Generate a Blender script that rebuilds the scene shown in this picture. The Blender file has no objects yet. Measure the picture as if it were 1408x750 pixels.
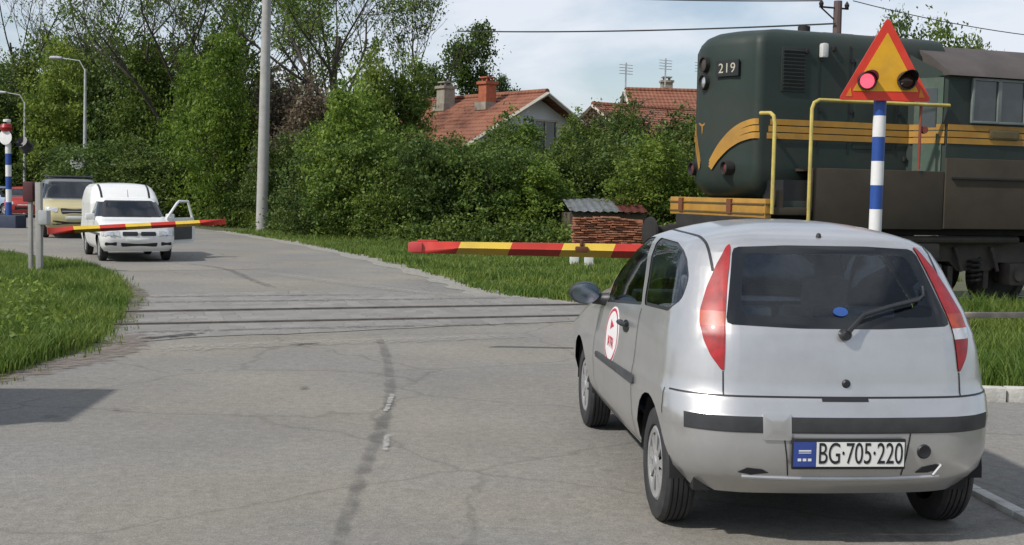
import bpy, bmesh, math, random
import numpy as np
from mathutils import Vector, Matrix, Euler
from mathutils.bvhtree import BVHTree
R = math.radians
PI = math.pi
sc = bpy.context.scene
COL = sc.collection

# ------------------------------------------------------------------ camera
cd = bpy.data.cameras.new('camera')
cam = bpy.data.objects.new('camera', cd)
COL.objects.link(cam)
cd.sensor_width = 36.0
cd.lens = 36.0 * 1650 / 1408
cd.clip_end = 4000
PITCH = math.atan(113 / 1650)
cam.matrix_world = Matrix.Translation((0, 0, 1.65)) @ Matrix.Rotation(PI / 2 - PITCH, 4, 'X') @ Matrix.Rotation(0.019, 4, 'Z')
sc.camera = cam

# ------------------------------------------------------------------ sun + sky
SUN_DIR = Vector((0.75, 0.50, -0.95)).normalized()       # direction the light travels
elev = math.asin(-SUN_DIR.z)
azim = math.atan2(-SUN_DIR.x, -SUN_DIR.y)                 # compass angle of the sun from +Y towards +X
sd = bpy.data.lights.new('sun', 'SUN')
sd.energy = 3.0
sd.angle = R(1.8)
sd.color = (1.0, 0.955, 0.89)
sun = bpy.data.objects.new('sun', sd)
COL.objects.link(sun)
sun.rotation_euler = SUN_DIR.to_track_quat('-Z', 'Y').to_euler()
w = bpy.data.worlds.new('World')
sc.world = w
w.use_nodes = True
nt = w.node_tree
nt.nodes.clear()
wo = nt.nodes.new('ShaderNodeOutputWorld')
bg = nt.nodes.new('ShaderNodeBackground')
bg.inputs[1].default_value = 0.09
sky = nt.nodes.new('ShaderNodeTexSky')
sky.sky_type = 'NISHITA'
sky.sun_disc = False
sky.sun_elevation = elev
sky.sun_rotation = azim % (2 * PI)
sky.dust_density = 1.0
tc = nt.nodes.new('ShaderNodeTexCoord')
mp = nt.nodes.new('ShaderNodeMapping')
mp.inputs['Scale'].default_value = (1.0, 1.0, 3.2)
mp.inputs['Location'].default_value = (3.7, 1.3, 0.4)
nz = nt.nodes.new('ShaderNodeTexNoise')
nz.inputs['Scale'].default_value = 3.4
nz.inputs['Detail'].default_value = 7
nz.inputs['Roughness'].default_value = 0.55
nz.inputs['Distortion'].default_value = 0.3
cr = nt.nodes.new('ShaderNodeValToRGB')
cr.color_ramp.elements[0].position = 0.42
cr.color_ramp.elements[0].color = (0.22, 0.22, 0.22, 1)
cr.color_ramp.elements[1].position = 0.60
cr.color_ramp.elements[1].color = (0.92, 0.92, 0.92, 1)
mx = nt.nodes.new('ShaderNodeMixRGB')
mx.inputs[2].default_value = (7.0, 7.4, 8.1, 1)
nt.links.new(tc.outputs['Generated'], mp.inputs[0])
nt.links.new(mp.outputs[0], nz.inputs['Vector'])
nt.links.new(nz.outputs[0], cr.inputs[0])
nt.links.new(cr.outputs[0], mx.inputs[0])
nt.links.new(sky.outputs[0], mx.inputs[1])
nt.links.new(mx.outputs[0], bg.inputs[0])
nt.links.new(bg.outputs[0], wo.inputs[0])
sc.view_settings.view_transform = 'Standard'
sc.view_settings.look = 'None'
sc.view_settings.exposure = 0.38
sc.view_settings.gamma = 1.0
sc.render.engine = 'CYCLES'
sc.cycles.max_bounces = 6
sc.cycles.transparent_max_bounces = 10

# ------------------------------------------------------------------ helpers
def tag(o, label=None, cat=None, group=None, kind=None):
    if label: o['label'] = label
    if cat: o['category'] = cat
    if group: o['group'] = group
    if kind: o['kind'] = kind
    return o

def empty(name, loc, rz=0.0, **k):
    o = bpy.data.objects.new(name, None)
    COL.objects.link(o)
    o.location = loc
    o.rotation_euler = (0, 0, rz)
    o.empty_display_size = 0.2
    return tag(o, **k)

def link(name, me, mat, parent=None, loc=None, rot=None):
    o = bpy.data.objects.new(name, me)
    COL.objects.link(o)
    if mat is not None:
        for m in (mat if isinstance(mat, (list, tuple)) else [mat]):
            me.materials.append(m)
    if parent: o.parent = parent
    if loc is not None: o.location = loc
    if rot is not None: o.rotation_euler = rot
    return o

def sharp(bm, ang=35, smooth=True):
    a = R(ang)
    for f in bm.faces: f.smooth = smooth
    for e in bm.edges:
        if len(e.link_faces) == 2:
            try:
                if e.calc_face_angle() > a: e.smooth = False
            except ValueError: pass

def fin(name, bm, mat, parent=None, ang=35, smooth=True, norm=True, **k):
    if norm: bmesh.ops.recalc_face_normals(bm, faces=bm.faces)
    sharp(bm, ang, smooth)
    me = bpy.data.meshes.new(name)
    bm.to_mesh(me)
    bm.free()
    return link(name, me, mat, parent, **k)

def NB(): return bmesh.new()

def box(bm, c, s, rz=0.0, bev=0.0, rot=None):
    M = Matrix.Translation(c) @ (rot.to_4x4() if rot is not None else Matrix.Rotation(rz, 4, 'Z')) @ Matrix.Diagonal((s[0], s[1], s[2], 1))
    r = bmesh.ops.create_cube(bm, size=1, matrix=M)
    if bev > 0:
        es = list({e for v in r['verts'] for e in v.link_edges})
        bmesh.ops.bevel(bm, geom=es, offset=bev, segments=2, profile=0.6, affect='EDGES')

def tube(bm, pts, rad, n=8, cap=True, ell=None):
    pts = [Vector(p) for p in pts]
    rads = rad if isinstance(rad, (list, tuple)) else [rad] * len(pts)
    rings = []
    prev = None
    for i, p in enumerate(pts):
        if i == 0: t = pts[1] - pts[0]
        elif i == len(pts) - 1: t = pts[-1] - pts[-2]
        else: t = (pts[i + 1] - pts[i]).normalized() + (pts[i] - pts[i - 1]).normalized()
        t = t.normalized() if t.length > 1e-9 else Vector((0, 0, 1))
        if prev is None:
            a = Vector((0, 0, 1)) if abs(t.z) < 0.9 else Vector((1, 0, 0))
            u = t.cross(a).normalized()
        else:
            u = prev - t * prev.dot(t)
            u = u.normalized() if u.length > 1e-6 else t.orthogonal().normalized()
        prev = u
        v = t.cross(u)
        e = ell or 1.0
        rings.append([bm.verts.new(p + (u * math.cos(2 * PI * k / n) + v * math.sin(2 * PI * k / n) * e) * rads[i]) for k in range(n)])
    for a, b in zip(rings, rings[1:]):
        for k in range(n):
            bm.faces.new((a[k], a[(k + 1) % n], b[(k + 1) % n], b[k]))
    if cap:
        bm.faces.new(list(reversed(rings[0])))
        bm.faces.new(rings[-1])

def lathe(bm, prof, n=24, M=Matrix.Identity(4), closed=False):
    """prof: (radius, height) about local z"""
    rings = []
    for r_, h in prof:
        if r_ < 1e-6: rings.append([bm.verts.new(M @ Vector((0, 0, h)))])
        else: rings.append([bm.verts.new(M @ Vector((r_ * math.cos(2 * PI * k / n), r_ * math.sin(2 * PI * k / n), h))) for k in range(n)])
    prs = list(zip(rings, rings[1:]))
    if closed: prs.append((rings[-1], rings[0]))
    for a, b in prs:
        for k in range(n):
            if len(a) == 1 and len(b) == 1: continue
            if len(a) == 1: bm.faces.new((a[0], b[k], b[(k + 1) % n]))
            elif len(b) == 1: bm.faces.new((a[k], a[(k + 1) % n], b[0]))
            else: bm.faces.new((a[k], a[(k + 1) % n], b[(k + 1) % n], b[k]))

def prism(bm, poly, M, d):
    """poly 2D extruded from local z=0 to z=d under matrix M"""
    a = [bm.verts.new(M @ Vector((x, y, 0))) for x, y in poly]
    b = [bm.verts.new(M @ Vector((x, y, d))) for x, y in poly]
    bm.faces.new(list(reversed(a)))
    bm.faces.new(b)
    n = len(a)
    for i in range(n): bm.faces.new((a[i], a[(i + 1) % n], b[(i + 1) % n], b[i]))

def axes(o, x, y):
    x = Vector(x).normalized(); y = Vector(y).normalized(); z = x.cross(y)
    M = Matrix((x, y, z)).transposed().to_4x4()
    M.translation = Vector(o)
    return M

def text(name, body, size, mat, parent, M, ext=0.001, sx=1.0, space=1.0):
    cu = bpy.data.curves.new(name, 'FONT')
    cu.body = body; cu.size = size; cu.extrude = ext
    cu.align_x = 'CENTER'; cu.align_y = 'CENTER'; cu.space_character = space
    o = bpy.data.objects.new(name, cu)
    COL.objects.link(o)
    cu.materials.append(mat)
    o.parent = parent
    COL.objects.unlink(o)
    me = bpy.data.meshes.new_from_object(o)
    me.transform(M @ Matrix.Diagonal((sx, 1, 1, 1)))
    bpy.data.objects.remove(o)
    me.materials.clear()
    return link(name, me, mat, parent)

# ------------------------------------------------------------------ materials
def lk(m, a, b): m.node_tree.links.new(a, b)

def mat(name, col, rough=0.6, metal=0.0, var=0.12, scale=6.0, bump=0.0, bscale=40.0, coat=0.0, spec=0.5, col2=None, v2scale=None, detail=6, dirt=0.0, dirtcol=(0.16, 0.13, 0.10), coords='Object', back=None):
    m = bpy.data.materials.new(name)
    m.use_nodes = True
    N = m.node_tree.nodes
    p = N['Principled BSDF']
    p.inputs['Roughness'].default_value = rough
    p.inputs['Metallic'].default_value = metal
    p.inputs['Coat Weight'].default_value = coat
    p.inputs['Coat Roughness'].default_value = 0.08
    p.inputs['Specular IOR Level'].default_value = spec
    t = N.new('ShaderNodeTexCoord')
    n1 = N.new('ShaderNodeTexNoise')
    n1.inputs['Scale'].default_value = scale
    n1.inputs['Detail'].default_value = detail
    n1.inputs['Roughness'].default_value = 0.6
    lk(m, t.outputs[coords], n1.inputs['Vector'])
    r_ = N.new('ShaderNodeValToRGB')
    c2 = col2 or tuple(c * (1 + var) for c in col)
    c1 = col if col2 else tuple(c * (1 - var) for c in col)
    r_.color_ramp.elements[0].position = 0.32
    r_.color_ramp.elements[1].position = 0.68
    r_.color_ramp.elements[0].color = (*c1, 1)
    r_.color_ramp.elements[1].color = (*c2, 1)
    lk(m, n1.outputs[0], r_.inputs[0])
    out = r_.outputs[0]
    if dirt > 0:
        n2 = N.new('ShaderNodeTexNoise')
        n2.inputs['Scale'].default_value = scale * 0.7
        n2.inputs['Detail'].default_value = 8
        n2.inputs['Roughness'].default_value = 0.7
        lk(m, t.outputs[coords], n2.inputs['Vector'])
        rr = N.new('ShaderNodeValToRGB')
        rr.color_ramp.elements[0].position = 0.45
        rr.color_ramp.elements[1].position = 0.75
        rr.color_ramp.elements[0].color = (0, 0, 0, 1)
        rr.color_ramp.elements[1].color = (dirt, dirt, dirt, 1)
        lk(m, n2.outputs[0], rr.inputs[0])
        mm = N.new('ShaderNodeMixRGB')
        lk(m, rr.outputs[0], mm.inputs[0]); lk(m, out, mm.inputs[1])
        mm.inputs[2].default_value = (*dirtcol, 1)
        out = mm.outputs[0]
    if back:
        g = N.new('ShaderNodeNewGeometry')
        mm = N.new('ShaderNodeMixRGB')
        lk(m, g.outputs['Backfacing'], mm.inputs[0]); lk(m, out, mm.inputs[1])
        mm.inputs[2].default_value = (*back, 1)
        out = mm.outputs[0]
    lk(m, out, p.inputs['Base Color'])
    if bump > 0:
        n3 = N.new('ShaderNodeTexNoise')
        n3.inputs['Scale'].default_value = bscale
        n3.inputs['Detail'].default_value = 5
        lk(m, t.outputs[coords], n3.inputs['Vector'])
        b = N.new('ShaderNodeBump')
        b.inputs['Strength'].default_value = bump
        b.inputs['Distance'].default_value = 0.02
        lk(m, n3.outputs[0], b.inputs['Height'])
        lk(m, b.outputs[0], p.inputs['Normal'])
    return m

def glass_mat(name, tint, gloss=0.07, rough=0.02):
    m = bpy.data.materials.new(name)
    m.use_nodes = True
    N = m.node_tree.nodes
    N.clear()
    o = N.new('ShaderNodeOutputMaterial')
    tr = N.new('ShaderNodeBsdfTransparent'); tr.inputs[0].default_value = (*tint, 1)
    gl = N.new('ShaderNodeBsdfGlossy'); gl.inputs['Roughness'].default_value = rough
    gl.inputs[0].default_value = (0.9, 0.93, 0.95, 1)
    fr = N.new('ShaderNodeFresnel'); fr.inputs[0].default_value = 1.5
    ad = N.new('ShaderNodeMath'); ad.inputs[1].default_value = gloss
    mx_ = N.new('ShaderNodeMixShader')
    lk(m, fr.outputs[0], ad.inputs[0]); lk(m, ad.outputs[0], mx_.inputs[0])
    lk(m, tr.outputs[0], mx_.inputs[1]); lk(m, gl.outputs[0], mx_.inputs[2])
    lk(m, mx_.outputs[0], o.inputs[0])
    return m

def leaf_mat(name, dark, light, trans=0.35):
    m = bpy.data.materials.new(name)
    m.use_nodes = True
    N = m.node_tree.nodes
    N.clear()
    o = N.new('ShaderNodeOutputMaterial')
    at = N.new('ShaderNodeAttribute'); at.attribute_name = 'tint'
    r_ = N.new('ShaderNodeValToRGB')
    r_.color_ramp.elements[0].color = (*dark, 1)
    r_.color_ramp.elements[1].color = (*light, 1)
    oi = N.new('ShaderNodeObjectInfo')
    mu = N.new('ShaderNodeMixRGB'); mu.blend_type = 'MULTIPLY'; mu.inputs[0].default_value = 1
    lk(m, at.outputs['Fac'], r_.inputs[0]); lk(m, r_.outputs[0], mu.inputs[1]); lk(m, oi.outputs['Color'], mu.inputs[2])
    d = N.new('ShaderNodeBsdfPrincipled'); d.inputs['Roughness'].default_value = 0.55
    d.inputs['Specular IOR Level'].default_value = 0.3
    t = N.new('ShaderNodeBsdfTranslucent')
    mx_ = N.new('ShaderNodeMixShader'); mx_.inputs[0].default_value = trans
    lk(m, mu.outputs[0], d.inputs['Base Color']); lk(m, mu.outputs[0], t.inputs[0])
    lk(m, d.outputs[0], mx_.inputs[1]); lk(m, t.outputs[0], mx_.inputs[2])
    lk(m, mx_.outputs[0], o.inputs[0])
    return m

M_silver = mat('silver_paint', (0.515, 0.51, 0.505), 0.33, 0.68, 0.03, 3, coat=0.6, dirt=0.35, dirtcol=(0.30, 0.29, 0.27), back=(0.22, 0.22, 0.21))
M_white = mat('white_paint', (0.72, 0.72, 0.70), 0.35, 0.0, 0.03, 2, coat=0.5, dirt=0.25, dirtcol=(0.5, 0.48, 0.43), back=(0.05, 0.05, 0.05))
M_beige = mat('beige_yellow_paint', (0.46, 0.40, 0.20), 0.4, 0.1, 0.05, 2, coat=0.4, back=(0.05, 0.05, 0.05))
M_redpaint = mat('red_car_paint', (0.42, 0.035, 0.03), 0.35, 0.0, 0.05, 2, coat=0.6, back=(0.05, 0.04, 0.04))
M_bluepaint = mat('pale_blue_paint', (0.28, 0.37, 0.50), 0.35, 0.2, 0.05, 2, coat=0.6, back=(0.04, 0.04, 0.05))
M_rubber = mat('rubber', (0.022, 0.022, 0.024), 0.75, 0, 0.2, 12, dirt=0.5, dirtcol=(0.07, 0.065, 0.06))
M_black = mat('black_plastic', (0.02, 0.021, 0.023), 0.45, 0, 0.15, 8)
M_grayplastic = mat('grey_plastic', (0.045, 0.047, 0.05), 0.55, 0, 0.2, 10)
M_under = mat('underside', (0.012, 0.012, 0.012), 0.9, 0, 0.2, 5)
M_hub = mat('hubcap', (0.42, 0.42, 0.42), 0.4, 0.5, 0.15, 8, dirt=0.5, dirtcol=(0.16, 0.14, 0.12))
M_frit = mat('glass_border', (0.012, 0.014, 0.016), 0.08, 0, 0.1, 4)
M_glass = glass_mat('car_glass', (0.86, 0.90, 0.90), 0.015)
M_glassd = glass_mat('dark_glass', (0.13, 0.15, 0.17), 0.04)
M_seat = mat('seat_fabric', (0.11, 0.125, 0.15), 0.9, 0, 0.3, 14)
M_redlens = mat('red_lens', (0.30, 0.004, 0.006), 0.38, 0, 0.35, 14, coat=0.08)
M_amber = mat('amber_lens', (0.36, 0.045, 0.015), 0.38, 0, 0.3, 20, coat=0.08)
M_clear = mat('clear_lens', (0.55, 0.55, 0.55), 0.15, 0.2, 0.2, 20, coat=0.8)
M_mirror = mat('mirror_glass', (0.22, 0.27, 0.33), 0.12, 1.0, 0.02, 4)
M_plate = mat('plate_white', (0.72, 0.72, 0.68), 0.5, 0, 0.05, 9)
M_plateblue = mat('plate_blue', (0.03, 0.06, 0.25), 0.4, 0, 0.1, 9)
M_ink = mat('black_ink', (0.012, 0.012, 0.014), 0.5, 0, 0.1, 9)
M_chrome = mat('bright_trim', (0.7, 0.7, 0.7), 0.25, 0.9, 0.05, 9)

# ------------------------------------------------------------------ vehicles
def outline(L, npts):
    """half outline of one level from rear centre to front centre; L = dict(z,yr,yf,hw,rr,rf,br,bf)"""
    yr, yf, hw = L['yr'], L['yf'], L['hw']
    ym = (yr + yf) / 2; Lh = (yf - yr) / 2
    tp = L.get('tp', 0.02)
    def sx(y): return hw * (1 - tp * ((y - ym) / Lh) ** 2)
    nr, nc, ns, nf = npts
    out = []
    rrx, rry = L['rr']; rfx, rfy = L['rf']
    br, bf = L['br'], L['bf']
    x1 = sx(yr + br + rry); xs = x1 - rrx
    for i in range(nr):
        x = xs * i / nr
        out.append((x, yr + br * (x / x1) ** 2))
    ys = yr + br * (xs / x1) ** 2
    ye = ys + rry
    sl = 2 * br * xs / x1 ** 2                      # slope of the rear face where the corner begins
    for i in range(nc):
        t = i / nc * PI / 2
        out.append((xs + rrx * math.sin(t), ys + (ye - ys) * (1 - math.cos(t)) + sl * rrx * math.sin(t) * math.cos(t) * 0.6))
    x2 = sx(yf - bf - rfy); xf = x2 - rfx
    yfs = yf - bf * (xf / x2) ** 2
    yfe = yfs - rfy
    for i in range(ns):
        y = ye + (yfe - ye) * i / ns
        out.append((sx(y), y))
    for i in range(nc):
        t = i / nc * PI / 2
        out.append((xf + rfx * math.cos(t), yfe + (yfs - yfe) * math.sin(t)))
    for i in range(nf + 1):
        x = xf * (1 - i / nf)
        out.append((x, yf - bf * (x / x2) ** 2))
    return out

def interp_levels(levels, step=0.045):
    keys = ['z', 'yr', 'yf', 'hw', 'br', 'bf']
    out = []
    for a, b in zip(levels, levels[1:]):
        n = max(1, int(round((b['z'] - a['z']) / step)))
        for i in range(n):
            t = i / n
            d = {k: a[k] + (b[k] - a[k]) * t for k in keys}
            for k in ('rr', 'rf'):
                d[k] = tuple(a[k][j] + (b[k][j] - a[k][j]) * t for j in (0, 1))
            d['tp'] = a.get('tp', 0.02)
            out.append(d)
    out.append(levels[-1])
    return out

def shell(levels, dome, npts=(8, 10, 46, 8), warp=None, step=0.045, dome_steps=8, pull=(0.0, 0.0)):
    bm = bmesh.new()
    lv = interp_levels(levels, step)
    rings = []
    def ring(pts, z):
        full = pts + [(-x, y) for x, y in reversed(pts[1:-1])]
        vs = []
        for x, y in full:
            p = (x, y, z)
            if warp: p = warp(*p)
            vs.append(bm.verts.new(p))
        return vs
    for L in lv:
        rings.append(ring(outline(L, npts), L['z']))
    T = lv[-1]
    top = outline(T, npts)
    ym = (T['yr'] + T['yf']) / 2
    for i in range(1, dome_steps + 1):
        s = i / (dome_steps + 0.6)
        z = T['z'] + dome * (1 - (1 - s) ** 2.4)
        rings.append(ring([(x * (1 - s), ym + (y - ym) * (1 - s)) for x, y in top], z))
    n = len(rings[0])
    for a, b in zip(rings, rings[1:]):
        for k in range(n):
            bm.faces.new((a[k], a[(k + 1) % n], b[(k + 1) % n], b[k]))
    bm.faces.new(rings[-1])
    bmesh.ops.recalc_face_normals(bm, faces=bm.faces)
    # outward?
    f = max(bm.faces, key=lambda f: f.calc_center_median().z)
    if f.normal.z < 0: bmesh.ops.reverse_faces(bm, faces=bm.faces)
    return bm

def inside(poly, x, y):
    c = False
    n = len(poly)
    for i in range(n):
        x1, y1 = poly[i]; x2, y2 = poly[(i + 1) % n]
        if (y1 > y) != (y2 > y) and x < (x2 - x1) * (y - y1) / (y2 - y1) + x1: c = not c
    return c

def carve(bm, poly, d, u, v=(0, 0, 1), nmin=0.08, pred=None, marg=0.06):
    """cut a convex outline, seen along -d in the (u,v) plane, into the surface; returns the faces inside"""
    d = Vector(d).normalized(); u = Vector(u); v = Vector(v)
    us = [p[0] for p in poly]; vs = [p[1] for p in poly]
    def cand():
        out = []
        for f in bm.faces:
            c = f.calc_center_median()
            if f.normal.dot(d) < nmin: continue
            if pred and not pred(c): continue
            a = [x.co.dot(u) for x in f.verts]; b = [x.co.dot(v) for x in f.verts]
            if max(a) < min(us) - 1e-4 or min(a) > max(us) + 1e-4 or max(b) < min(vs) - 1e-4 or min(b) > max(vs) + 1e-4: continue
            out.append(f)
        return out
    n = len(poly)
    for i in range(n):
        a = poly[i]; b = poly[(i + 1) % n]
        e = u * (b[0] - a[0]) + v * (b[1] - a[1])
        if e.length < 1e-6: continue
        no = e.cross(d).normalized()
        fs = cand()
        g = list({x for f in fs for x in list(f.verts) + list(f.edges)}) + fs
        # plane through point with coordinates a
        co = u * a[0] + v * a[1]
        bmesh.ops.bisect_plane(bm, geom=g, plane_co=co, plane_no=no, dist=1e-5)
    bm.normal_update()
    res = []
    for f in cand():
        c = f.calc_center_median()
        if inside(poly, c.dot(u), c.dot(v)): res.append(f)
    return res

def extract(bm, faces, push=0.0):
    """move faces of bm to a new bmesh"""
    nb = bmesh.new()
    mp_ = {}
    for f in faces:
        vs = []
        for x in f.verts:
            if x not in mp_: mp_[x] = nb.verts.new(x.co)
            vs.append(mp_[x])
        try: nb.faces.new(vs)
        except ValueError: pass
    bmesh.ops.delete(bm, geom=faces, context='FACES')
    nb.normal_update()
    if push:
        vn = {x: x.normal.copy() for x in nb.verts}
        for x in nb.verts: x.co += vn[x] * push
    return nb

def rim_lip(bm, depth, dirv):
    """give an extracted patch edges turned inwards so that it has thickness"""
    es = [e for e in bm.edges if len(e.link_faces) == 1]
    r_ = bmesh.ops.extrude_edge_only(bm, edges=es)
    dv = Vector(dirv)
    for g in r_['geom']:
        if isinstance(g, bmesh.types.BMVert): g.co += dv * depth

def tree_of(bm): return BVHTree.FromBMesh(bm)

def proj_line(bvh, pts, d, n=12):
    """points on the surface met by looking along -d at each point"""
    d = Vector(d).normalized()
    out = []
    for a, b in zip(pts, pts[1:]):
        a = Vector(a); b = Vector(b)
        for i in range(n):
            p = a.lerp(b, i / n)
            h = bvh.ray_cast(p + d * 9, -d)
            if h[0] is not None: out.append((h[0], h[1]))
    h = bvh.ray_cast(Vector(pts[-1]) + d * 9, -d)
    if h[0] is not None: out.append((h[0], h[1]))
    return out

def ribbon(bm, hits, w_, lift=0.0012):
    prev = None
    for i, (p, n) in enumerate(hits):
        q = hits[min(i + 1, len(hits) - 1)][0] - hits[max(i - 1, 0)][0]
        s = q.cross(n)
        if s.length < 1e-7: continue
        s = s.normalized() * w_ / 2
        a = bm.verts.new(p + n * lift + s); b = bm.verts.new(p + n * lift - s)
        if prev: bm.faces.new((prev[0], prev[1], b, a))
        prev = (a, b)

def patch(bm, bvh, poly, d, u, v=(0, 0, 1), lift=0.004, org=(0, 0, 0), rings=4, thick=0.0):
    """a convex outline laid onto the surface; slightly raised"""
    d = Vector(d).normalized(); u = Vector(u); v = Vector(v); org = Vector(org)
    cx = sum(p[0] for p in poly) / len(poly); cy = sum(p[1] for p in poly) / len(poly)
    def at(a, b, l):
        h = bvh.ray_cast(org + u * a + v * b + d * 9, -d)
        if h[0] is None: return None
        return bm.verts.new(h[0] + h[1] * l)
    c = at(cx, cy, lift)
    prev = None
    for r_ in range(1, rings + 1):
        t = r_ / rings
        cur = [at(cx + (x - cx) * t, cy + (y - cy) * t, lift) for x, y in poly]
        if any(x is None for x in cur): return
        n = len(cur)
        for i in range(n):
            j = (i + 1) % n
            if prev is None: bm.faces.new((c, cur[i], cur[j]))
            else: bm.faces.new((prev[i], cur[i], cur[j], prev[j]))
        prev = cur
    edge = [at(x, y, -0.003) for x, y in poly]
    n = len(edge)
    for i in range(n):
        j = (i + 1) % n
        bm.faces.new((prev[i], edge[i], edge[j], prev[j]))

def rounded(poly, r_=0.03, n=4):
    out = []
    m = len(poly)
    for i in range(m):
        p = Vector(poly[i]); a = Vector(poly[i - 1]); b = Vector(poly[(i + 1) % m])
        da = (a - p); db = (b - p)
        ra = min(r_, da.length * 0.45); rb = min(r_, db.length * 0.45)
        p0 = p + da.normalized() * ra; p1 = p + db.normalized() * rb
        for k in range(n + 1):
            t = k / n
            q = p0 * (1 - t) ** 2 + p * 2 * t * (1 - t) + p1 * t ** 2
            out.append((q.x, q.y))
    return out

def shrink(poly, k):
    """inset by distance k"""
    n = len(poly)
    cx = sum(p[0] for p in poly) / n; cy = sum(p[1] for p in poly) / n
    out = []
    for i in range(n):
        p = Vector(poly[i]); a = Vector(poly[i - 1]); b = Vector(poly[(i + 1) % n])
        e1 = (p - a); e2 = (b - p)
        if e1.length < 1e-9 or e2.length < 1e-9: continue
        e1.normalize(); e2.normalize()
        n1 = Vector((-e1.y, e1.x)); n2 = Vector((-e2.y, e2.x))
        if n1.dot(Vector((cx, cy)) - p) < 0: n1 = -n1
        if n2.dot(Vector((cx, cy)) - p) < 0: n2 = -n2
        bi = (n1 + n2)
        bi = bi.normalized() if bi.length > 1e-6 else n1
        k2 = k / max(0.4, bi.dot(n1))
        q = p + bi * k2
        out.append((q.x, q.y))
    return out

def wheel(parent, x, y, r_, wd, side, style='cap', cap_mat=None):
    """side = -1 left, +1 right; wheel centre at (x,y,r_)"""
    M = Matrix.Translation((x, y, r_)) @ Matrix.Rotation(side * PI / 2, 4, 'Y')
    bm = NB()
    h = wd / 2
    rr = r_ * 0.64
    prof = [(rr, h * 0.55), (rr + 0.01, h * 0.9), (r_ * 0.83, h), (r_ * 0.95, h * 0.86), (r_, h * 0.62)]
    for g in (0.45, 0.15, -0.15, -0.45):
        prof += [(r_, h * (g + 0.05)), (r_ - 0.008, h * (g + 0.03)), (r_ - 0.008, h * (g - 0.03)), (r_, h * (g - 0.05))]
    prof += [(r_, -h * 0.62), (r_ * 0.95, -h * 0.86), (r_ * 0.83, -h), (rr, -h * 0.9), (rr, -h * 0.5)]
    lathe(bm, prof, 40, M)
    wh = fin('wheel', bm, M_rubber, parent, ang=30)
    bm = NB()
    ho = h * 0.78
    lathe(bm, [(0, ho + 0.012), (r_ * 0.10, ho + 0.012), (r_ * 0.13, ho + 0.004), (r_ * 0.2, ho + 0.004), (r_ * 0.24, ho)], 28, M)
    nsp = 9
    for i in range(nsp):
        a = 2 * PI * i / nsp
        pts = []
        a0 = 0.42 * 2 * PI / nsp * 0.75
        p = [(r_ * .2, -a0 * 0.9), (r_ * .56, -a0 * 0.75), (r_ * .56, a0 * 0.75), (r_ * .2, a0 * 0.9)]
        prism(bm, [(q * math.cos(a + b), q * math.sin(a + b)) for q, b in p], M @ Matrix.Translation((0, 0, ho - 0.014)), 0.016)
    lathe(bm, [(r_ * .52, ho - 0.012), (r_ * .53, ho + 0.004), (r_ * .60, ho + 0.008), (r_ * .645, ho), (r_ * .65, ho - 0.03)], 40, M)
    fin('rim', bm, cap_mat or M_hub, wh, ang=30)
    bm = NB()
    lathe(bm, [(0, h * 0.35), (rr * 0.99, h * 0.35), (rr * 0.99, h * 0.6)], 28, M)
    fin('brake_disc', bm, M_under, wh)
    return wh

def arch_and_liner(bm, root, y, r_, cz, hw, side, W=0.30):
    pts = [(y + r_ * math.cos(2 * PI * i / 28), cz + r_ * math.sin(2 * PI * i / 28)) for i in range(28)]
    fs = carve(bm, pts, (side, 0, 0), (0, 1, 0), nmin=0.02, pred=lambda c: c.x * side > hw * 0.45)
    bmesh.ops.delete(bm, geom=fs, context='FACES')

def liner(bm, y, r_, cz, hw, side, W=0.34):
    a = []
    n = 20
    rings = []
    for i in range(n + 1):
        t = -0.02 + (PI + 0.04) * i / n
        rings.append([bm.verts.new((side * xx, y + r_ * math.cos(t), cz + r_ * math.sin(t))) for xx in (hw, hw - W)])
    for p, q in zip(rings, rings[1:]):
        bm.faces.new((p[0], q[0], q[1], p[1]))
    c = [q[1] for q in rings]
    bm.faces.new(c)

def seat_bm(x, y, z=0.30, rear=False, w_=0.50):
    bm = NB()
    box(bm, (x, y, z + 0.12), (w_, 0.5, 0.16), bev=0.05)
    rot = Matrix.Rotation(R(14), 3, 'X')
    box(bm, (x, y - 0.30, z + 0.42), (w_ - 0.04, 0.13, 0.60), rot=rot, bev=0.05)
    return bm

def V(z, yr, yf, hw, rr, rf, br, bf, tp=0.02): return dict(z=z, yr=yr, yf=yf, hw=hw, rr=rr, rf=rf, br=br, bf=bf, tp=tp)

# ------------------------------------------------------------------ ground, road, crossing
def sheet(name, poly, z, m, **k):
    bm = NB()
    f = bm.faces.new([bm.verts.new((x, y, z)) for x, y in poly])
    if f.normal.z < 0: f.normal_flip()
    bmesh.ops.triangulate(bm, faces=bm.faces)
    o = fin(name, bm, m, norm=False)
    for p in o.data.polygons:
        pass
    return tag(o, **k)

def smooth_poly(pts, n=5):
    out = []
    m = len(pts)
    for i in range(m - 1):
        p0 = Vector(pts[max(i - 1, 0)]); p1 = Vector(pts[i]); p2 = Vector(pts[i + 1]); p3 = Vector(pts[min(i + 2, m - 1)])
        for k in range(n):
            t = k / n
            q = 0.5 * ((2 * p1) + (-p0 + p2) * t + (2 * p0 - 5 * p1 + 4 * p2 - p3) * t * t + (-p0 + 3 * p1 - 3 * p2 + p3) * t ** 3)
            out.append((q.x, q.y))
    out.append(tuple(pts[-1]))
    return out

def jitter(pts, a, seed):
    r_ = random.Random(seed)
    return [(x + r_.uniform(-a, a), y + r_.uniform(-a, a)) for x, y in pts]

M_soil = mat('soil_and_turf', (.050, .062, .022), .95, col2=(.085, .088, .040), scale=1.3, bump=.5, bscale=9, dirt=.6, dirtcol=(.12, .10, .065))
gb = NB(); box(gb, (0, 900, -.05), (3600, 2400, .1))
tag(fin('ground', gb, M_soil), kind='structure')

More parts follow.
